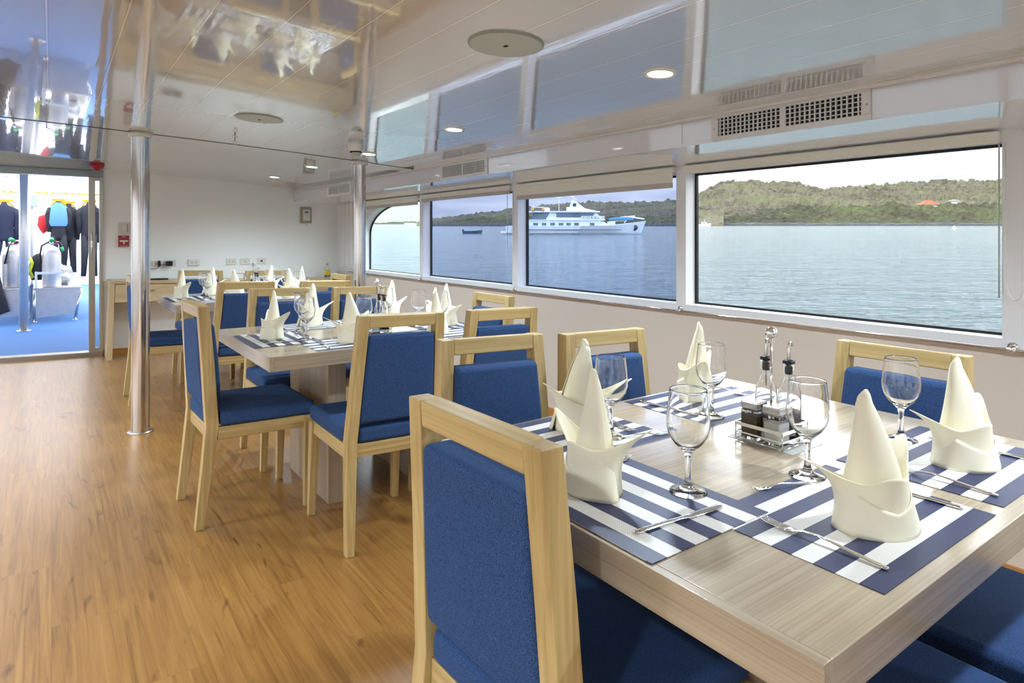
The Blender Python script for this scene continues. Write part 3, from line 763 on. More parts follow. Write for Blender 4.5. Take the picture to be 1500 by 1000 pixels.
def make_glass(label):
    t = thing('wine_glass', label, 'glass', (0, 0, 0), 0, 'empty wine glasses')
    prof = [(.0001, .0005), (.036, .0005), (.0368, .002), (.034, .0036), (.020, .008), (.010, .014), (.0065, .024), (.0058, .045), (.0060, .066), (.0085, .078), (.016, .086), (.028, .097), (.038, .113), (.0425, .130), (.0428, .145), (.0405, .170), (.0374, .198), (.0367, .2030), (.0364, .2044)]
    inner = [(.0354, .2044), (.0352, .2030), (.0359, .198), (.0390, .170), (.0414, .145), (.0410, .131), (.0366, .115), (.027, .100), (.015, .0905), (.005, .087), (.0001, .0865)]
    b = MB(); b.lathe(prof + inner, 36)
    b.build('goblet', M_glass, t)
    return t

def napkin_parts(t):
    # a faces: 0 = towards the diner (-Y), positive to the diner's right (+X)
    def wrap(a, q, rx, ry): return (math.sin(a)*rx*q, -math.cos(a)*ry*q)
    def adiff(a, c): return (a - c + PI) % (2*PI) - PI
    n = 72
    # outer wrap: low in front, opening into two turned-out petals
    AL, AR = -1.62, 1.95
    rings = []
    m_ = 18
    for i in range(m_+1):
        h = i/m_; r = []
        for j in range(n):
            a = 2*PI*j/n
            lL = math.exp(-(adiff(a, AL)/.62)**2); lR = math.exp(-(adiff(a, AR)/.75)**2)
            fr = math.exp(-(adiff(a, .15)/.85)**2); bk = math.exp(-(adiff(a, PI)/.5)**2)
            top = .082 + .056*lL**1.6 + .066*lR**1.2 - .006*bk + .028*fr
            q = 1 - .20*h
            x, y = wrap(a, q, .060, .050)
            fl = h**3.2
            x += -.080*fl*lL**1.8 + .050*fl*lR**1.3; y += (-.012*lL + .050*lR)*fl - .008*fl*fr
            z = top*h
            r.append((x, y, z))
        rings.append(r)
    b = MB(); b.loft(rings, True, False, True); b.build('wrap', M_napkin, t, solid=.0016)
    # front band folded over the wrap, dipping in a V
    rings = []
    A0, A1 = -1.75, 1.75
    for i in range(9):
        h = i/8; r = []
        for j in range(41):
            u = j/40; a = A0 + (A1-A0)*u
            v = abs(a - .15)
            top = .046 + .036*min(1, v/1.3)**1.2
            out = 1.06 + .03*math.sin(PI*u)
            k = .010*math.exp(-((a-1.5)/.35)**2)*(1-h)
            x, y = wrap(a, (1-.20*h*top/.085)*out, .0605, .0505)
            r.append((x + k, y, top*h))
        rings.append(r)
    b = MB(); b.loft(rings, False, False, True); b.build('front_band', M_napkin, t, solid=.0016)
    # spire: spiral-wrapped tall cone leaning a little, its loose edge showing on the front right
    n = 48; rings = []
    for i in range(27):
        h = i/26; r = []
        rr = .0410*(1-h)**0.88 + .0046
        z = .030 + .216*h
        for j in range(n+1):
            u = j/n; a = .75 + 2*PI*1.12*u
            q = rr*(1 - .05*math.cos(2*a)) + .0055*u*(1-.55*h)
            x = math.sin(a)*q*1.10 + .010*h - .022*h*h; y = -math.cos(a)*q*.82 + .004 + .006*h*h
            zz = z + (.010*math.cos(a-.6) if h > .93 else 0)
            r.append((x, y, zz))
        rings.append(r)
    b = MB(); b.loft(rings, False, False, True)
    top = rings[-1]; c = Vector((0, 0, 0))
    for p in top: c += Vector(p)
    c /= len(top)
    b.loft([top, [tuple(c)]*len(top)], False, False, True)
    b.build('spire', M_napkin, t, solid=.0016)

def make_napkin(label):
    t = thing('folded_napkin', label, 'napkin', (0, 0, 0), 0, 'cream napkins folded into lilies')
    napkin_parts(t); t.scale = (1.10, 1.10, .93); return t

def ribbon(b, pts, widths, thick, z):
    rings = []
    for (p, w, th, zz) in zip(pts, widths, thick, z):
        n = 10
        rings.append([(p[0] + w/2*math.copysign(abs(math.cos(2*PI*j/n))**.6, math.cos(2*PI*j/n)), p[1], zz + th/2*math.sin(2*PI*j/n)) for j in range(n)])
    b.loft(rings, True, True, True)
def make_knife(label):
    b = MB()
    ribbon(b, [(0,-.110),(0,-.107),(0,-.09),(0,-.03),(0,-.008),(0,0),(0.001,.02),(.001,.07),(-.001,.095),(-.004,.106),(-.006,.110)],
           [.006,.012,.0135,.011,.009,.010,.017,.0175,.015,.008,.002], [.003,.0055,.006,.0055,.0045,.0035,.002,.0016,.0014,.0012,.001], [.003]*11)
    o = b.build('dinner_knife', M_chrome); o.rotation_mode = 'XYZ'; return tag(o, label, 'knife', 'steel dinner knives')
def fork_mesh(s=1.0):
    b = MB()
    ribbon(b, [(0,-.110*s),(0,-.108*s),(0,-.095*s),(0,-.05*s),(0,.0),(0,.025*s),(0,.040*s),(0,.052*s),(0,.062*s)],
           [.004*s,.011*s,.013*s,.009*s,.0055*s,.006*s,.014*s,.022*s,.0225*s], [.0025,.003,.003,.003,.003,.003,.0022,.0018,.0016],
           [.0025,.0025,.003,.007*s,.011*s,.009*s,.005*s,.0035*s,.004*s])
    for k in range(4):
        x = (-.0085 + .00567*k)*s
        ribbon(b, [(x,.058*s),(x,.075*s),(x,.092*s),(x,.104*s)], [.0042*s,.0036*s,.0032*s,.0018*s], [.0016,.0016,.0014,.001], [.004*s,.0030*s,.0045*s,.0085*s])
    return b
def make_fork(label):
    o = fork_mesh().build('dinner_fork', M_chrome); o.rotation_mode = 'XYZ'; return tag(o, label, 'fork', 'steel dinner forks')
def make_dfork(label):
    o = fork_mesh(.66).build('dessert_fork', M_chrome); o.rotation_mode = 'XYZ'; return tag(o, label, 'fork', 'small steel dessert forks')

PROTO = {}
def inst(kind, maker, label, loc, rz):
    if kind not in PROTO:
        o = maker(label); PROTO[kind] = o
    else: o = dup(PROTO[kind], label)
    o.location = loc; o.rotation_euler = (0, 0, rz); return o

# per setting: centre, facing of the diner, where it is, offsets in mat space (dx, dy[, turn])
G0, N0, K0, F0, D0 = (.075, .115), (-.035, -.030, 0), (.172, -.010), (-.150, -.022), (.02, .142)
SET = [
 (.911, .888, '+x', .0012, 'at the aisle end of the front table', dict(g=(.073, .113), n=(-.052, -.027, -.2), k=(.146, .005, -.09), f=(-.170, .0, 0), d=(-.115, .100, .3))),
 (1.178, .577, '+y', 0, 'at the near corner of the front table', dict(g=(.121, .145), n=(-.010, -.047, -.58), k=(.188, -.005, .06), f=(-.147, -.022, .0), d=(.02, .145, 1.20))),
 (1.667, .580, '+y', 0, 'beside the lower right edge of the front table', dict(g=(.052, .133), n=(-.016, -.024, -.50), k=(.128, -.005, .0), f=(-.171, -.025, .0), d=(-.04, .120, 1.4))),
 (1.648, 1.220, '-y', 0, 'across the front table, left of the oil bottles', dict(g=(.136, .097), n=(.002, -.062, .25), k=(.175, -.02, .08), f=(-.135, -.06, .12), d=(-.055, .085, -.75))),
 (1.067, 1.225, '-y', 0, 'across the front table, under the leftmost glass', dict(g=(-.084, .067), n=(-.067, -.030, -.6), k=(.165, -.02, .0), f=(-.165, -.02, -.1), d=(-.155, .115, 1.2))),
 (.905, 3.240, '+x', .0012, 'at the aisle end of the middle table', dict(g=(.100, .117), n=(-.026, -.012, -.2), k=(.150, .02, -.05), f=(-.15, 0, 0), d=(-.05, .12, 1.4))),
 (1.175, 2.935, '+y', 0, 'at the near aisle half of the middle table', dict(g=(.115, .125), n=(.0, .0, -.1), k=(.17, 0, 0), f=(-.145, -.02, -.12), d=(-.02, .125, 1.2))),
 (1.655, 2.935, '+y', 0, 'at the near window half of the middle table', dict(g=G0, n=(.0, .02, .9), k=K0, f=F0, d=D0)),
 (1.190, 3.590, '-y', 0, 'at the far aisle half of the middle table', dict(g=(.095, .150), n=(-.015, -.035, .0), k=(.17, 0, .1), f=(-.16, 0, -.1), d=(-.03, .13, 1.3))),
 (1.690, 3.590, '-y', 0, 'at the far window half of the middle table', dict(g=(.09, .12), n=(.0, -.02, .2), k=K0, f=F0, d=D0)),
 (1.800, 3.240, '-x', .0012, 'at the window end of the middle table', dict(g=(-.02, .115), n=(-.075, -.035, .0), k=K0, f=F0, d=D0)),
 (.905, 5.740, '+x', .0012, 'at the aisle end of the back table', dict(g=(.060, .130), n=(-.075, -.040, -.2), k=(.15, 0, 0), f=(-.15, 0, 0), d=None)),
 (1.175, 5.420, '+y', 0, 'at the near aisle half of the back table', dict(g=(.09, .125), n=(.02, .0, 0), k=None, f=None, d=None)),
 (1.655, 5.420, '+y', 0, 'at the near window half of the back table', dict(g=G0, n=N0, k=None, f=None, d=None)),
 (1.175, 6.070, '-y', 0, 'at the far aisle half of the back table', dict(g=(.12, .13), n=(.03, -.03, .2), k=None, f=None, d=None)),
 (1.680, 6.070, '-y', 0, 'at the far window half of the back table', dict(g=(.08, .12), n=(.03, -.03, .2), k=None, f=None, d=None)),
 (1.805, 5.740, '-x', .0012, 'at the window end of the back table', dict(g=(.0, .12), n=(.0, -.03, .0), k=None, f=None, d=None)),
]
for x, y, fc, dz, where, it in SET:
    rz = R_[fc]; c, s = math.cos(rz), math.sin(rz)
    def at(dx, dy): return (x + c*dx - s*dy, y + s*dx + c*dy)
    z0 = TZ + .0004 + dz; zt = z0 + .0013
    inst('m', make_placemat, 'navy and white striped placemat ' + where, (x, y, z0), rz)
    p = at(*it['g'][:2]); inst('g', make_glass, 'empty wine glass ' + where, (p[0], p[1], zt), rz)
    p = at(*it['n'][:2]); inst('n', make_napkin, 'cream lily folded napkin ' + where, (p[0], p[1], zt), rz + it['n'][2])
    for kk, mk, nm in (('k', make_knife, 'steel dinner knife '), ('f', make_fork, 'steel dinner fork '), ('d', make_dfork, 'small steel dessert fork ')):
        q = it[kk]
        if q is None: continue
        p = at(q[0], q[1]); turn = q[2] if len(q) > 2 else 0
        if kk == 'd' and len(q) < 3: turn = 1.4
        inst(kk, mk, nm + where, (p[0], p[1], zt), rz + turn)

# ------------------------------------------------------------------ caddies with oil, vinegar, salt and pepper
def make_caddy(label):
    t = thing('condiment_caddy', label, 'caddy', (0, 0, 0), 0, 'wire condiment caddies')
    b = MB()
    for k in range(9): b.cyl((-.052+.013*k, -.062, .004), (-.052+.013*k, .062, .004), .0013, n=6)
    for yy in (-.062, .062): b.cyl((-.056, yy, .004), (.056, yy, .004), .0017, n=6)
    b.build('base_grid', M_chrome, t)
    for z, w in ((.022, .0018), (.042, .0042)):
        b = MB(); q = .060
        pts = [(-.056, -.064), (.056, -.064), (.056, .064), (-.056, .064)]
        rings = [[(x, y, z-w) for x, y in pts], [(x, y, z+w) for x, y in pts], [(x*.965, y*.965, z+w) for x, y in pts], [(x*.965, y*.965, z-w) for x, y in pts], [(x, y, z-w) for x, y in pts]]
        b.loft(rings, True, False, False); b.build('rim_band', M_chrome, t)
    b = MB()
    for x, y in ((-.055, -.063), (.055, -.063), (.055, .063), (-.055, .063)): b.cyl((x, y, .002), (x, y, .044), .0018, n=6)
    b.build('upright', M_chrome, t)
    b = MB(); b.cyl((0, 0, .004), (0, 0, .262), .0030, n=10); b.build('post', M_chrome, t)
    b = MB(); b.lathe([(.0001, .254)] + [(.0155*math.sin(a), .2695-.0155*math.cos(a)) for a in [PI*i/14 for i in range(1, 14)]] + [(.0001, .285)], 24); b.build('ball_knob', M_chrome, t)
    return t
def make_bottle(label, kind):
    t = thing('glass_bottle', label, 'bottle', (0, 0, 0), 0, kind)
    out = [(.0001, .0), (.024, .0), (.0255, .004), (.0255, .085), (.024, .098), (.015, .116), (.0118, .124), (.0115, .145), (.0135, .146), (.0135, .152), (.0110, .152)]
    inn = [(.0092, .150), (.0095, .124), (.013, .115), (.0222, .097), (.0236, .085), (.0236, .007), (.0001, .006)]
    b = MB(); b.lathe(out + inn, 28); b.build('glass_body', M_glass, t)
    liq = M_vinegar if 'vinegar' in kind else M_oil
    h = .056 if 'vinegar' in kind else .020
    b = MB(); b.lathe([(.0001, .0072), (.0229, .0072), (.0229, h), (.0001, h)], 28); b.build('liquid', liq, t)
    b = MB(); b.lathe([(.0001, .132), (.0086, .132), (.0088, .1525), (.0145, .1535), (.0145, .158), (.006, .161), (.0001, .161)], 22)
    for q in range(3): b.lathe([(.0088, .136+.005*q), (.0091, .1375+.005*q), (.0088, .139+.005*q)], 22)
    b.build('stopper', M_blackp, t)
    b = MB(); b.tube([(0, 0, .10), (0, 0, .134), (0, 0, .160), (0, 0, .188), (.002, 0, .194), (.012, 0, .194), (.0135, 0, .186)], [.002, .002, .0042, .0036, .0030, .0022, .0020], 10); b.build('spout', M_steel, t)
    return t
def make_shaker(label, kind):
    t = thing('glass_shaker', label, 'shaker', (0, 0, 0), 0, kind)
    b = MB(); b.box(-.0225, .0225, -.0225, .0225, 0, .074); b.build('glass_body', M_glass, t, .003)
    b = MB(); b.box(-.0200, .0200, -.0200, .0200, .006, .060 if 'pepper' in kind else .056); b.build('filling', M_pepper if 'pepper' in kind else M_salt, t, .003)
    b = MB(); b.box(-.0235, .0235, -.0235, .0235, .0745, .094); b.build('lid', M_steel, t, .004)
    return t
for i, (x, y, nm) in enumerate(((1.447, .898, 'front table'), (1.39, 3.13, 'middle table'), (1.375, 5.60, 'back table'))):
    z = TZ + .0004
    if i == 0:
        b = MB(); b.box(-.062, .072, -.086, .090, 0, .0006); o = b.build('paper_mat', M_paper, loc=(x+.012, y, z)); tag(o, 'small printed paper mat under the caddy on the front table', 'mat'); z += .0008
    lb = 'wire condiment caddy with a ball topped post on the ' + nm
    if i == 0: c0 = make_caddy(lb); c0.location = (x, y, z)
    else: dup(c0, lb, (x, y, z))
    zz = z + .0056
    for key, mk, kd, dx, dy, lab in (('ob', make_bottle, 'oil bottles', .027, .031, 'nearly empty clear oil bottle with pourer in the caddy on the '),
                                    ('vb', make_bottle, 'vinegar bottles', .027, -.031, 'bottle of dark vinegar with pourer in the caddy on the '),
                                    ('ps', make_shaker, 'pepper shakers', -.027, .030, 'square pepper shaker with steel lid in the caddy on the '),
                                    ('ss', make_shaker, 'salt shakers', -.027, -.030, 'square salt shaker with steel lid in the caddy on the ')):
        if key not in PROTO: PROTO[key] = mk(lab + nm, kd); o = PROTO[key]
        else: o = dup(PROTO[key], lab + nm)
        o.location = (x+dx, y+dy, zz)
        if key in ('ob', 'vb'): o.scale = (1.04, 1.04, 1.24)

# ------------------------------------------------------------------ dive deck beyond the doorway
b = MB(); b.box(-7, W+.6, YB+.06, 22, -.10, -.004)
struct(b.build('deck', M_deck), 'blue carpeted dive deck outside the doorway')
def deck_post(x, y, r, label):
    t = thing('deck_post', label, 'post', (x, y, -.004), 0, 'steel posts on the dive deck')
    b = MB(); b.cyl((0, 0, 0), (0, 0, 2.42), r, n=28); b.build('tube', M_alu, t)
    b = MB(); b.lathe([(r, 0), (r+.03, 0), (r+.03, .010), (r, .012)], 24); b.build('foot_plate', M_steel, t); return t
p1 = deck_post(-.296, 10.70, .052, 'thick bright steel post seen through the doorway')
p2 = deck_post(-.245, 12.4, .025, 'thinner steel post with a small grey box behind the thick one')
b = MB(); b.box(-.02, .075, -.07, -.02, 1.72, 1.92); b.build('junction_box', M_grey, p2, .006)
# overhead frame carrying the awning rails
t = thing('awning_frame', 'white overhead frame of pipes and slats above the dive deck', 'frame', (0, 0, 0))
b = MB(); b.cyl((-2.2, 12.4, 2.42), (1.6, 12.4, 2.42), .03, n=12); b.cyl((-2.2, 10.7, 2.42), (1.6, 10.7, 2.42), .03, n=12); b.build('beam', M_alu, t)
b = MB()
for k in range(24): b.box(-2.0+.14*k, -1.95+.14*k, 12.7, 12.76, 2.20, 2.42)
b.cyl((-2.2, 12.73, 2.20), (1.6, 12.73, 2.20), .012, n=8)
b.build('slat', M_wpaint, t)
b = MB(); b.box(-7, W+.6, YB+.09, 11.4, 2.46, 2.56)
struct(b.build('deck_roof', plain('deck_roof_paint', rgb(206, 208, 208), .4)), 'painted underside of the upper deck over the dive deck')
# benches
def bench(x0, x1, y, ylen, label):
    t = thing('tank_bench', label, 'bench', (0, 0, 0), 0, 'metal tank benches')
    z = .50
    b = MB(); b.box(x0, x1, y, y+ylen, z-.03, z); b.build('bench_top', M_benchm, t, .004)
    b = MB(); b.add([(x0+.03, y+.012, .06), (x1-.09, y+.012, .10), (x1-.02, y+.012, z-.03), (x0+.03, y+.012, z-.03), (x0+.03, y+.02, .06), (x1-.09, y+.02, .10), (x1-.02, y+.02, z-.03), (x0+.03, y+.02, z-.03)],
              [(0,1,2,3), (7,6,5,4), (0,4,5,1), (1,5,6,2), (2,6,7,3), (3,7,4,0)]); b.build('end_panel', M_benchm, t)
    for xa, xb in ((x0+.015, x0+.015), (x1-.085, x1-.008)):
        b = MB(); b.tube([(xa, y+.01, 0), (xb, y+.01, z-.03)], .018, 8); b.box(xa-.03, xa+.03, y-.02, y+.05, -.004, .004); b.build('leg', M_steel, t)
    b = MB(); b.box(x1-.09, x1-.05, y+ylen-.05, y+ylen, -.004, z-.03); b.build('leg', M_steel, t)
    b = MB(); b.box(x0+.02, x0+.05, y+.03, y+ylen-.2, z+.20, z+.23); b.box(x0+.02, x0+.36, y-.0, y+.03, z+.20, z+.235); b.box(x0+.02, x0+.05, y, y+.03, z, z+.2); b.build('tank_rack', M_wpaint, t)
    return t
bench(-.215, .375, 11.62, 3.6, 'metal tank bench right of the thick post on the deck')
bench(-.95, -.275, 11.75, 3.6, 'metal tank bench left of the thick post, cut by the photo edge')
# scuba tanks
def make_tank(label):
    t = thing('scuba_tank', label, 'tank', (0, 0, 0), 0, 'aluminium scuba tanks')
    b = MB(); r = .118; b.lathe([(.0001, 0), (r*.9, 0), (r, .02), (r, .46), (r*.96, .51), (r*.80, .56), (r*.5, .598), (.03, .615), (.025, .63), (.0001, .63)], 32); b.build('cylinder', M_alu, t)
    b = MB(); b.cyl((0, 0, .62), (0, 0, .68), .020, n=12); b.cyl((-.05, 0, .66), (.05, 0, .66), .014, n=10); b.build('valve', M_chrome, t)
    b = MB(); b.cyl((.05, 0, .66), (.085, 0, .66), .026, n=12); b.build('regulator', M_pink, t)
    b = MB(); b.cyl((0, -.03, .69), (0, .03, .72), .028, n=12); b.build('hose_cap', M_green, t)
    b = MB(); b.tube([(.03, -.03, .68), (.10, -.08, .66), (.135, -.08, .58), (.125, -.05, .50)], .014, 8); b.tube([(-.03, -.03, .68), (-.12, -.06, .62), (-.14, -.04, .48), (-.13, 0, .36)], .012, 8); b.build('hose', M_blackp, t)
    b = MB(); b.cyl((.12, -.08, .60), (.14, -.08, .54), .020, n=10); b.build('mouthpiece', plain('mint', rgb(60, 200, 120), .4), t)
    return t
tk = make_tank('silver scuba tank standing right of the thick deck post'); tk.location = (.005, 11.80, .50)
tk2 = dup(tk, 'silver scuba tank standing left of the thick deck post', (-.47, 11.95, .50), .9)
tk3 = dup(tk, 'silver scuba tank at the left border, hung with black gear', (-.80, 11.98, .50), 2.0)
# buoyancy vests and bag
def lump(name, label, cat, loc, size, mat, seed, amp=.35, rx=0):
    rnd = random.Random(seed); b = MB(); n, m_ = 18, 12; rings = []
    off = Vector((seed*3.1, seed*1.7, 0))
    for i in range(m_+1):
        th = PI*i/m_; r = []
        for j in range(n):
            ph = 2*PI*j/n; d = Vector((math.sin(th)*math.cos(ph), math.sin(th)*math.sin(ph), math.cos(th)))
            k = 1 + amp*noise.noise(d*2.3 + off) + amp*.5*noise.noise(d*6 + off)
            r.append((d.x*k*size[0], d.y*k*size[1], d.z*k*size[2] + size[2]*(1.0)))
        rings.append(r)
    b.loft(rings, True, False, True); o = b.build(name, mat, subsurf=1, loc=loc)
    return tag(o, label, cat)
lump('gear_bag', 'crumpled silver mesh gear bag on the bench behind the tank', 'bag', (.17, 12.35, .505), (.13, .22, .15), M_mesh, 3, .5)
v = thing('dive_vest', 'black dive vest with yellow green trim between the deck post and tank', 'vest', (-.16, 11.98, .50))
b = MB(); b.loft([[(.11*math.cos(2*PI*j/16)*w, .09*math.sin(2*PI*j/16)*w, z) for j in range(16)] for z, w in ((.10, .7), (.2, 1.1), (.34, 1.0), (.46, .6), (.50, .2))], True, True, True); b.build('vest_body', M_neo, v)
b = MB(); b.tube([(-.10, -.06, .44), (-.07, -.10, .36), (-.10, -.11, .24), (-.06, -.10, .14)], .022, 8); b.build('trim_band', M_yelg, v)
v2 = thing('dive_vest', 'long black dive gear hanging over the left bench', 'vest', (-.67, 11.60, .02))
b = MB(); b.loft([[(w*math.cos(2*PI*j/14)+dx, .07*math.sin(2*PI*j/14)+.03, z) for j in range(14)] for z, w, dx in ((.12, .02, .06), (.16, .15, .04), (.45, .14, -.02), (.75, .13, -.06), (.98, .12, -.05), (1.06, .04, -.05))], True, True, True); b.build('vest_body', M_neo, v2)
# hanging rails with yellow hangers and wetsuits
t = thing('hanging_rail', 'horizontal rail with yellow clips across the dive deck', 'rail', (0, 13.2, 0), 0)
b = MB(); b.cyl((-2.2, 0, 1.985), (1.9, 0, 1.985), .010, n=8); b.build('rod', plain('rail_grey', rgb(190, 170, 130), .4), t)
for k in range(26):
    x = -1.45 + .092*k
    if abs(x+.42) < .05: continue
    b = MB(); b.box(x-.022, x+.022, -.014, .014, 1.972, 2.0); b.build('clip', M_yel, t)
for xa in (-1.9, 1.75):
    b = MB(); b.cyl((xa, 0, 0), (xa, 0, 2.05), .02, n=8); b.build('support', M_alu, t)
def wetsuit(x, y, z, hgt, mat, arms, legs, label, w=.22, top=None):
    t = thing('wetsuit', label, 'wetsuit', (x, y, z), 0, 'wetsuits drying on the rail')
    b = MB()
    def ring(cx, zz, rx, ry): return [(cx + rx*math.cos(2*PI*j/14), ry*math.sin(2*PI*j/14), zz) for j in range(14)]
    b.loft([ring(0, .02, .025, .02), ring(0, -.03, .05, .035), ring(0, -.08, w*.55, .05), ring(0, -.20, w*.56, .065), ring(0, -.40, w*.44, .06), ring(0, -.56, w*.50, .06), ring(0, -.62, w*.46, .05)], True, True, True)
    for s in (-1, 1):
        if arms: b.loft([ring(s*w*.48, -.09, .045, .035), ring(s*w*.62, -.20, .05, .035), ring(s*(w*.60), -.10-arms*.6, .042, .03), ring(s*(w*.55), -.10-arms, .034, .022)], True, True, True)
        if legs: b.loft([ring(s*w*.24, -.56, .060, .05), ring(s*w*.27, -.56-legs*.5, .052, .04), ring(s*w*.34, -.56-legs, .040, .028)], True, True, True)
    b.build('suit', mat, t)
    b = MB(); b.tube([(-w*.45, 0, -.055), (-.02, 0, .035), (.02, 0, .035), (w*.45, 0, -.055)], .012, 6); b.box(-w*.42, w*.42, -.012, .012, .02, .06); b.build('hanger', M_yel, t)
    b = MB(); b.tube([(0, 0, .05), (0, 0, .16)], .005, 6); b.build('hook', M_steel, t)
    if top:
        b = MB(); b.loft([[(q*1.06, r_*1.25, s_) for q, r_, s_ in ring(0, zz, rx, ry)] for zz, rx, ry in ((-.005, .035, .025), (-.08, w*.52, .055), (-.34, w*.60, .068), (-.40, w*.5, .06))], True, False, True); b.build('overtop', top, t)
    return t
wetsuit(.80, 13.2, 1.80, 1.4, M_neo, .55, .72, 'black wetsuit with long legs nearest the door frame', .26)
wetsuit(.53, 13.15, 1.83, 1.4, M_neo, .42, .70, 'black wetsuit hanging in the middle of the right group', .24)
wetsuit(.24, 13.25, 1.80, 1.3, M_neo, .50, .60, 'black wetsuit just right of the light blue top', .22)
wetsuit(.10, 13.1, 1.83, .8, M_neo, .40, .40, 'wetsuit with a light blue top over it', .22, M_neol)
wetsuit(-.62, 13.2, 1.80, .8, M_neob, .50, .35, 'navy wetsuit left of the thick deck post', .28)
wetsuit(-.90, 13.15, 1.72, 1.0, M_neob, .55, .45, 'navy wetsuit at the left border of the doorway view', .24)
t = lump('beach_towel', 'red and white cloth hanging beside the thick deck post', 'towel', (-.10, 13.2, 1.33), (.09, .03, .15), M_redc, 9, .35)
b = MB(); b.cyl((0, 0, .25), (0, 0, .66), .004, n=6); b.build('hanging_cord', M_grey, t)
# boxed sea bulwark behind the deck
b = MB(); b.box(-7, W+.6, 20, 20.1, 0, .9)
struct(b.build('trim_6', M_wpaint), 'white bulwark at the end of the dive deck')

# ------------------------------------------------------------------ the world outside (sea frame: x right, y ahead, z up)
SL = .02043                                     # the ship lies a little trimmed against the level sea
fw = Vector((SN, CS, 0)); rt = Vector((CS, -SN, 0))
ya = (fw + Vector((0, 0, SL))).normalized(); za = rt.cross(ya).normalized()
SEA = Matrix(((rt.x, ya.x, za.x, 0), (rt.y, ya.y, za.y, 0), (rt.z, ya.z, za.z, CH-2.5), (0, 0, 0, 1)))
def sea(o, loc=(0, 0, 0), rz=0):
    o.rotation_mode = 'QUATERNION'
    o.matrix_world = SEA @ Matrix.Translation(loc) @ Matrix.Rotation(rz, 4, 'Z'); return o

def sea_mat():
    m, nt, b = new_mat('sea_water'); L = nt.links
    tc = N(nt, 'ShaderNodeTexCoord')
    b.inputs['Base Color'].default_value = rgb(74, 90, 96); b.inputs['Roughness'].default_value = 0.12
    b.inputs['IOR'].default_value = 1.14
    prev = None
    for sc, st, dist, d in (((.22, .55, 1), .9, .9, 3), ((1.7, 3.8, 1), 1.0, .20, 4)):
        mp = N(nt, 'ShaderNodeMapping'); mp.inputs['Scale'].default_value = sc; L.new(tc.outputs['Object'], mp.inputs['Vector'])
        nz = N(nt, 'ShaderNodeTexNoise'); nz.inputs['Scale'].default_value = 1; nz.inputs['Detail'].default_value = d; nz.inputs['Distortion'].default_value = .6
        L.new(mp.outputs[0], nz.inputs['Vector'])
        bp = N(nt, 'ShaderNodeBump'); bp.inputs['Strength'].default_value = st; bp.inputs['Distance'].default_value = dist
        L.new(nz.outputs['Fac'], bp.inputs['Height'])
        if prev: L.new(prev.outputs['Normal'], bp.inputs['Normal'])
        prev = bp
    L.new(prev.outputs['Normal'], b.inputs['Normal'])
    return m
b = MB(); b.add([(-5000, -300, 0), (5000, -300, 0), (5000, 6000, 0), (-5000, 6000, 0)], [(0, 1, 2, 3)])
struct(sea(b.build('sea', sea_mat())), 'rippled blue sea')

def land_mat(name, cols):
    m, nt, b = new_mat(name); L = nt.links
    tc = N(nt, 'ShaderNodeTexCoord')
    n1 = N(nt, 'ShaderNodeTexNoise'); n1.inputs['Scale'].default_value = .018; n1.inputs['Detail'].default_value = 3
    n2 = N(nt, 'ShaderNodeTexNoise'); n2.inputs['Scale'].default_value = .22; n2.inputs['Detail'].default_value = 5; n2.inputs['Roughness'].default_value = .7
    for n_ in (n1, n2): L.new(tc.outputs['Object'], n_.inputs['Vector'])
    ad = N(nt, 'ShaderNodeMath', operation='MULTIPLY_ADD'); L.new(n2.outputs['Fac'], ad.inputs[0]); ad.inputs[1].default_value = .75
    h = N(nt, 'ShaderNodeMath', operation='MULTIPLY'); L.new(n1.outputs['Fac'], h.inputs[0]); h.inputs[1].default_value = .5; L.new(h.outputs[0], ad.inputs[2])
    rp = N(nt, 'ShaderNodeValToRGB'); e = rp.color_ramp.elements
    e[0].position = .44; e[0].color = cols[0]; e[1].position = .80; e[1].color = cols[3]
    x = e.new(.56); x.color = cols[1]; x = e.new(.68); x.color = cols[2]
    L.new(ad.outputs[0], rp.inputs['Fac']); L.new(rp.outputs[0], b.inputs['Base Color']); b.inputs['Roughness'].default_value = .95; b.inputs['Specular IOR Level'].default_value = .1
    return m
M_scrub = land_mat('dry_scrub', (rgb(44, 43, 35), rgb(80, 75, 64), rgb(94, 91, 74), rgb(82, 90, 52)))
M_green_s = land_mat('green_scrub', (rgb(36, 37, 29), rgb(60, 60, 46), rgb(70, 72, 50), rgb(82, 90, 50)))
M_rock = plain('dark_shore_rock', rgb(58, 60, 64), .9, noise_amt=.5, nscale=.6)
M_sand = plain('pale_sand', rgb(226, 206, 178), .9)

def curve(pts, x):
    if x <= pts[0][0]: return pts[0][1]
    for (a, p), (c, q) in zip(pts, pts[1:]):
        if x <= c:
            t = (x-a)/(c-a); t = t*t*(3-2*t); return p + (q-p)*t
    return pts[-1][1]
def ridge_land(name, label, d0, d1, prof, x0, x1, mat, ncol, nrow, amp, seed, shore=0):
    b = MB(); rows = []
    for j in range(nrow+1):
        t = j/nrow; row = []
        for i in range(ncol+1):
            px = x0 + (x1-x0)*i/ncol; u = (px-750)/F
            h = max(0, (327 + 2.5*F/d1 - curve(prof, px))/F*d1)
            d = d0 + (d1-d0)*t; r = u*d
            sh = t**.75 if t < 1 else 1
            z = h*sh
            p = Vector((r*.09, d*.09, seed*7.3))
            k = amp*min(1, h/6)*min(1, t*6)
            z += k*(noise.noise(p*.7)*1.2 + noise.noise(p*2.0) + abs(noise.noise(p*4.6))*1.1)
            row.append((r, d, max(z, -.3) + (shore if j > 0 else -.4)))
        rows.append(row)
    back = [(r_*1.25, d_*1.3, -1) for r_, d_, z_ in rows[-1]]
    rows.append(back)
    b.loft(rows, False, False, False)
    return struct(sea(b.build(name, mat)), label)
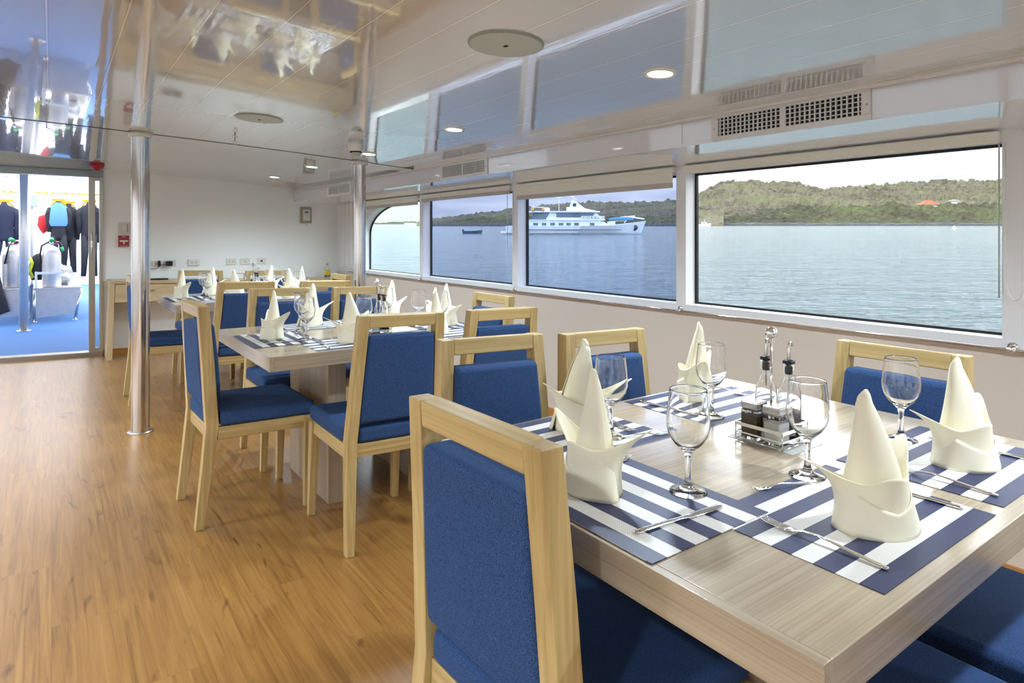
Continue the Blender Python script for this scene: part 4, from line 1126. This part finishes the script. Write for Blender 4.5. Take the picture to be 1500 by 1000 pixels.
hillR = [(960, 300), (1000, 296), (1020, 290), (1030, 283), (1042, 276), (1060, 270), (1090, 268), (1120, 270), (1145, 269), (1168, 271), (1185, 276), (1210, 280), (1245, 277), (1290, 274), (1330, 271), (1380, 268), (1420, 268), (1466, 267), (1600, 264), (1800, 268)]
hillM = [(540, 328), (626, 327.5), (640, 323), (662, 321), (676, 319), (690, 318), (712, 314), (735, 312), (752, 308), (775, 306), (800, 302), (840, 300), (870, 299), (900, 300), (940, 299), (990, 297), (1040, 296)]
ridge_land('hills', 'scrub covered hill behind the bay', 640, 940, hillR, 930, 2700, M_scrub, 700, 56, 4.2, 1, 1.5)
ridge_land('shore_hills', 'low scrub covered headland behind the yacht', 560, 800, hillM, 610, 1060, M_scrub, 220, 40, 3.2, 2, 1.2)
lowg = [(1006, 328), (1040, 321), (1080, 311), (1130, 306), (1170, 303), (1230, 304), (1290, 302), (1350, 303), (1400, 301), (1460, 303), (1800, 303)]
ridge_land('green_slope', 'green bushes on the lower slope', 632, 690, lowg, 1000, 2700, M_green_s, 560, 22, 3.2, 5, 1.2)
lowm = [(640, 326), (660, 324), (680, 322), (720, 321), (760, 321), (800, 320), (900, 320), (1000, 321)]
ridge_land('green_shore', 'green bushes along the rocky shore', 552, 590, lowm, 626, 1010, M_green_s, 170, 14, 1.6, 6, 1.0)
far = [(480, 327.2), (552, 326.8), (580, 325.6), (600, 325.2), (640, 326.2), (680, 327)]
ridge_land('far_coast', 'thin far coast seen through the arched window', 1500, 1700, far, 470, 690, M_green_s, 60, 8, 2.5, 4, .6)
# rocky shore strips and the beach
def strip(name, label, x0, x1, d, h, mat, seed):
    b = MB(); rows = []
    for j, (dd, zz) in enumerate(((0, -.4), (1.5, .55), (4, 1.0), (9, .9), (14, -.2))):
        rows.append([((px-750)/F*(d+dd), d+dd, zz*h*(1 + .7*noise.noise(Vector((px*.35, j*1.7, seed)))) if j not in (0, 4) else zz) for px in [x0 + (x1-x0)*i/300 for i in range(301)]])
    b.loft(rows, False, False, False); return struct(sea(b.build(name, mat)), label)
strip('rocks', 'dark rocky shoreline under the hill', 1005, 2650, 626, 3.0, M_rock, 1)
strip('shore_rocks', 'dark rocky shoreline under the headland', 632, 1006, 546, 2.6, M_rock, 2)
strip('beach', 'pale strip of sand on the far coast', 592, 648, 1480, 2.6, M_sand, 3)

# houses and small craft near the shore
def at_sea(px, d, z=0): return ((px-750)/F*d, d, z)
hs = thing('house', 'red roofed house on the hillside', 'house'); d = 700; x, y, _ = at_sea(1359, d)
b = MB(); b.box(-9, 9, -4, 4, -6, 2.2); b.build('wall', M_wpaint, hs)
b = MB(); b.add([(-11, -5.5, 2.0), (11, -5.5, 2.0), (11, 5.5, 2.0), (-11, 5.5, 2.0), (-3, 0, 6.8), (3, 0, 6.8)], [(0, 1, 5, 4), (1, 2, 5), (2, 3, 4, 5), (3, 0, 4), (3, 2, 1, 0)]); b.build('roof', plain('terracotta', rgb(150, 74, 48), .8), hs)
sea(hs, (x, y, 21.0))
hs = thing('house', 'small grey roofed house right of the red roof on the hillside', 'house'); x, y, _ = at_sea(1397, 715)
b = MB(); b.box(-5, 5, -3, 3, -5, 2.2); b.build('wall', M_wpaint, hs)
b = MB(); b.add([(-7, -4, 2), (7, -4, 2), (7, 4, 2), (-7, 4, 2), (0, 0, 4.8)], [(0, 1, 4), (1, 2, 4), (2, 3, 4), (3, 0, 4), (3, 2, 1, 0)]); b.build('roof', plain('grey_roof', rgb(110, 106, 92), .8), hs)
sea(hs, (x, y, 25.0))

def hull(b, L, Bm, sheer, draft=.3, n=26, flare=.75, stern=.85):
    """boat hull, bow at +x; sheer(s) gives deck height"""
    rings = []
    for i in range(n+1):
        s = i/n; x = L*s; hw = Bm/2*(stern + (1-stern)*math.sin(min(1, s*2)*PI/2)) * (1 - max(0, (s-.62)/.38)**2.2)
        hw = max(hw, .015); z = sheer(s); wl = hw*(flare if s > .5 else .9)
        xo = (L*.055*max(0, (s-.8)/.2)**1.5)
        rings.append([(x-xo, -wl*.75, -draft), (x-xo*.6, -wl, .35), (x, -hw, z), (x, hw, z), (x-xo*.6, wl, .35), (x-xo, wl*.75, -draft)])
    b.loft(rings, True, True, False); return b

# the white motor yacht
yt = thing('motor_yacht', 'white motor yacht anchored in the bay', 'yacht')
M_yw = plain('yacht_white', rgb(226, 232, 232), .35); M_yg = plain('yacht_glass', rgb(96, 116, 126), .15); M_yn = plain('yacht_navy', rgb(40, 66, 96), .4)
LY = 32.2
b = MB(); hull(b, LY, 6.6, lambda s: 1.9 + .15*s + (1.0*max(0, (s-.72)/.28)**1.3), .4, 34); b.build('hull', M_yw, yt)
b = MB(); b.box(1.2, 26.0, -3.36, -3.2, 1.0, 1.12); b.build('hull_stripe', M_yn, yt)
b = MB(); b.add([(2.5, -3.05, 1.7), (22.6, -3.05, 1.9), (23.6, -2.4, 1.9), (23.6, 2.4, 1.9), (22.6, 3.05, 1.9), (2.5, 3.05, 1.7), (2.5, -3.05, 3.15), (21.0, -3.05, 3.15), (21.8, -2.3, 3.15), (21.8, 2.3, 3.15), (21.0, 3.05, 3.15), (2.5, 3.05, 3.15)],
    [tuple(range(5, -1, -1)), tuple(range(6, 12))] + [(j, (j+1) % 6, 6+(j+1) % 6, 6+j) for j in range(6)]); b.build('main_deckhouse', M_yw, yt)
for k in range(7):
    x = (6.2, 8.1, 10.0, 11.9, 13.6, 15.4, 18.9)[k]
    b = MB(); b.box(x, x+1.05, -3.09, -3.02, 2.02, 2.62); b.build('window', M_yg, yt)
b = MB(); b.box(3.0, 22.4, -3.2, 3.2, 3.15, 3.32); b.build('upper_deck', M_yw, yt)
b = MB(); b.add([(9.0, -2.6, 3.3), (21.6, -2.6, 3.3), (22.3, -1.6, 3.3), (22.3, 1.6, 3.3), (21.6, 2.6, 3.3), (9.0, 2.6, 3.3), (9.0, -2.6, 5.0), (19.6, -2.6, 5.0), (20.3, -1.6, 5.0), (20.3, 1.6, 5.0), (19.6, 2.6, 5.0), (9.0, 2.6, 5.0)],
    [tuple(range(5, -1, -1)), tuple(range(6, 12))] + [(j, (j+1) % 6, 6+(j+1) % 6, 6+j) for j in range(6)]); b.build('upper_deckhouse', M_yw, yt)
b = MB(); b.box(11.4, 19.8, -2.68, -2.55, 3.85, 4.85); b.build('upper_windows', M_yg, yt)
b = MB(); b.add([(5.4, -2.7, 3.3), (9.0, -2.7, 3.3), (9.9, -2.7, 5.0), (9.0, -2.7, 5.0), (5.4, -2.5, 3.3), (9.0, -2.5, 3.3), (9.9, -2.5, 5.0), (9.0, -2.5, 5.0)], [(0,1,2,3),(7,6,5,4),(0,4,5,1),(1,5,6,2),(2,6,7,3),(3,7,4,0)]); b.box(6.0, 8.6, -2.4, 2.4, 3.3, 4.9); b.build('aft_saloon', M_yg, yt)
b = MB(); b.box(5.2, 21.2, -3.0, 3.0, 5.0, 5.28); b.add([(14, -1.6, 5.28), (20.8, -1.6, 5.28), (20.8, 1.6, 5.28), (14, 1.6, 5.28), (14, -1.2, 6.2), (17.5, -1.2, 6.0), (17.5, 1.2, 6.0), (14, 1.2, 6.2)], [(0,3,2,1),(4,5,6,7),(0,1,5,4),(1,2,6,5),(2,3,7,6),(3,0,4,7)]); b.build('flybridge_roof', M_yw, yt)
b = MB(); b.add([(14.6, -.9, 5.9), (18.0, -.9, 5.9), (15.9, -.4, 7.7), (15.1, -.4, 7.7), (14.6, .9, 5.9), (18.0, .9, 5.9), (15.9, .4, 7.7), (15.1, .4, 7.7)], [(0,1,2,3),(7,6,5,4),(0,4,5,1),(1,5,6,2),(2,6,7,3),(3,7,4,0)]); ms = b.build('radar_mast', M_yw, yt)
b = MB(); b.cyl((15.7, -.92, 6.75), (15.7, -.60, 6.75), .42, n=20); b.build('round_emblem', M_yn, ms)
b = MB(); b.cyl((15.5, 0, 7.6), (15.5, 0, 9.2), .08, n=8); b.cyl((14.0, 0, 9.3), (16.2, 0, 7.9), .10, n=8); b.cyl((15.0, 0, 9.1), (15.9, 0, 9.1), .16, n=8); b.build('antenna', M_wpaint, ms)
b = MB(); b.cyl((12.2, 0, 5.2), (12.2, 0, 8.4), .06, n=8); b.lathe([(.0001, 8.2), (.5, 8.3), (.6, 8.8), (.45, 9.2), (.0001, 9.3)], 16, 12.2, 0, 0); b.build('satellite_dome', M_wpaint, yt)
b = MB(); b.lathe([(.0001, 5.2), (.7, 5.25), (.7, 5.8), (.4, 6.1), (.0001, 6.15)], 16, 9.4, 0, 0); b.build('satellite_dome', M_wpaint, yt)
for x in (5.9, 8.2):
    b = MB(); b.cyl((x, -2.9, 5.55), (x+.5, -2.9, 5.55), .34, n=12); b.build('life_raft', plain('orange_raft', rgb(236, 160, 60), .5), yt)
b = MB(); b.tube([(5.6, -2.9, 5.3), (5.9, -2.9, 6.1), (8.6, -2.9, 6.1), (9.2, -2.9, 5.3)], .09, 8); b.build('boat_cover', M_yw, yt)
b = MB(); b.loft([[(x, y*w, 3.3 + z*w) for y, z in ((-.7, 0), (-.55, .45), (0, .6), (.55, .45), (.7, 0))] for x, w in ((23.6, .5), (25.2, 1.0), (27.6, 1.15), (29.2, .8))], False, False, True); b.build('tarp', plain('blue_tarp', rgb(60, 120, 190), .7), yt)
b = MB(); b.tube([(27.2, 0, 2.6), (28.2, 0, 4.0), (31.8, 0, 3.5)], .16, 8); b.tube([(26.5, .6, 3.9), (29.8, .6, 4.2)], .12, 8); b.build('crane', M_wpaint, yt)
b = MB(); b.tube([(23.4, -2.6, 3.0), (25.4, -2.5, 3.0), (27.0, -2.2, 3.1)], .05, 6); b.tube([(24.4, -2.5, 2.1), (24.4, -2.5, 3.0)], .05, 6); b.build('bow_railing', M_wpaint, yt)
b = MB(); b.box(25.2-1.6, 26.4-1.6, -2.0, 2.0, 2.0, 2.9); b.build('deck_locker', M_yw, yt)
b = MB(); b.cyl((29.3, -1.35, 1.5), (29.6, -1.0, 1.55), .62, n=18); b.build('anchor_pocket', plain('anchor_dark', rgb(70, 70, 72), .6), yt)
b = MB(); b.box(-1.2, 2.4, -2.4, 2.4, .35, .6); b.box(1.0, 2.6, -2.6, 2.6, .5, 1.6); b.build('swim_platform', M_yw, yt)
lettering('CORAL II', .95, yt, (17.3, -3.12, 3.42), M_yn, .01, 1.35, 'LEFT')
b = MB(); b.box(17.0, 22.3, -3.11, -3.0, 3.25, 4.15); b.build('name_board', M_yw, yt)
sea(yt, (-1.4, 146, 0), 0.0)

dg = thing('dinghy', 'small blue open dinghy afloat in the bay', 'boat')
b = MB(); hull(b, 4.7, 1.7, lambda s: .62 + .30*s*s, .2, 16, .8, .8); b.build('hull', plain('dinghy_dark', rgb(66, 92, 104), .5), dg)
b = MB(); b.box(.25, 3.6, -.62, .62, .60, .80); b.build('interior', plain('dinghy_blue', rgb(66, 128, 178), .5), dg, .1)
b = MB(); b.box(-.2, .15, -.2, .2, .3, 1.05); b.build('outboard_motor', M_blackp, dg)
sea(dg, at_sea(678.5, 152), -.12)
sb = thing('fishing_boat', 'small white boat moored under the hill beside the window post', 'boat')
b = MB(); hull(b, 11, 3.2, lambda s: 1.5 + 1.0*s*s, .3, 18); b.build('hull', M_yw, sb)
b = MB(); b.box(2.5, 6.5, -1.1, 1.1, 1.5, 3.6); b.build('cabin', M_yw, sb); b = MB(); b.box(2.9, 6.1, -1.14, -1.09, 2.4, 3.1); b.build('window', M_yg, sb)
b = MB(); b.cyl((5, 0, 3.5), (5, 0, 6.2), .08, n=6); b.build('mast', M_wpaint, sb)
sea(sb, at_sea(1024, 560), .1)
bu = thing('mooring_buoy', 'tiny pale mooring buoy floating under the red roofed house', 'buoy')
b = MB(); b.lathe([(.0001, -.4), (.8, -.3), (1.0, .2), (.5, .7), (.0001, 1.3)], 14); b.build('float', plain('buoy_cream', rgb(220, 200, 140), .5), bu)
sea(bu, at_sea(1398, 330))

# ------------------------------------------------------------------ sky
w = bpy.data.worlds.new('overcast_sky'); SC.world = w; w.use_nodes = True; nt = w.node_tree; L = nt.links
bg = nt.nodes['Background']; tc = N(nt, 'ShaderNodeTexCoord'); sp = N(nt, 'ShaderNodeSeparateXYZ'); L.new(tc.outputs['Generated'], sp.inputs[0])
mp = N(nt, 'ShaderNodeMapping'); mp.inputs['Scale'].default_value = (4.0, 4.0, 26.0); L.new(tc.outputs['Generated'], mp.inputs['Vector'])
nz = N(nt, 'ShaderNodeTexNoise'); nz.inputs['Scale'].default_value = 1.2; nz.inputs['Detail'].default_value = 5; nz.inputs['Distortion'].default_value = .5; L.new(mp.outputs[0], nz.inputs['Vector'])
cl = N(nt, 'ShaderNodeValToRGB'); e = cl.color_ramp.elements; e[0].position = .36; e[0].color = (.64, .68, .76, 1); e[1].position = .64; e[1].color = (.97, .98, 1.0, 1); L.new(nz.outputs['Fac'], cl.inputs['Fac'])
up = N(nt, 'ShaderNodeMapRange'); up.inputs['From Min'].default_value = .07; up.inputs['From Max'].default_value = .38; up.inputs['To Min'].default_value = 1.0; up.inputs['To Max'].default_value = 4.2; L.new(sp.outputs['Z'], up.inputs['Value'])
L.new(cl.outputs[0], bg.inputs['Color']); L.new(up.outputs[0], bg.inputs['Strength'])

# ------------------------------------------------------------------ colour management
vs = SC.view_settings
vs.view_transform = 'Standard'; vs.look = 'None'; vs.exposure = 0.90; vs.gamma = 1.0; vs.use_curve_mapping = False
SC.cycles.use_denoising = True
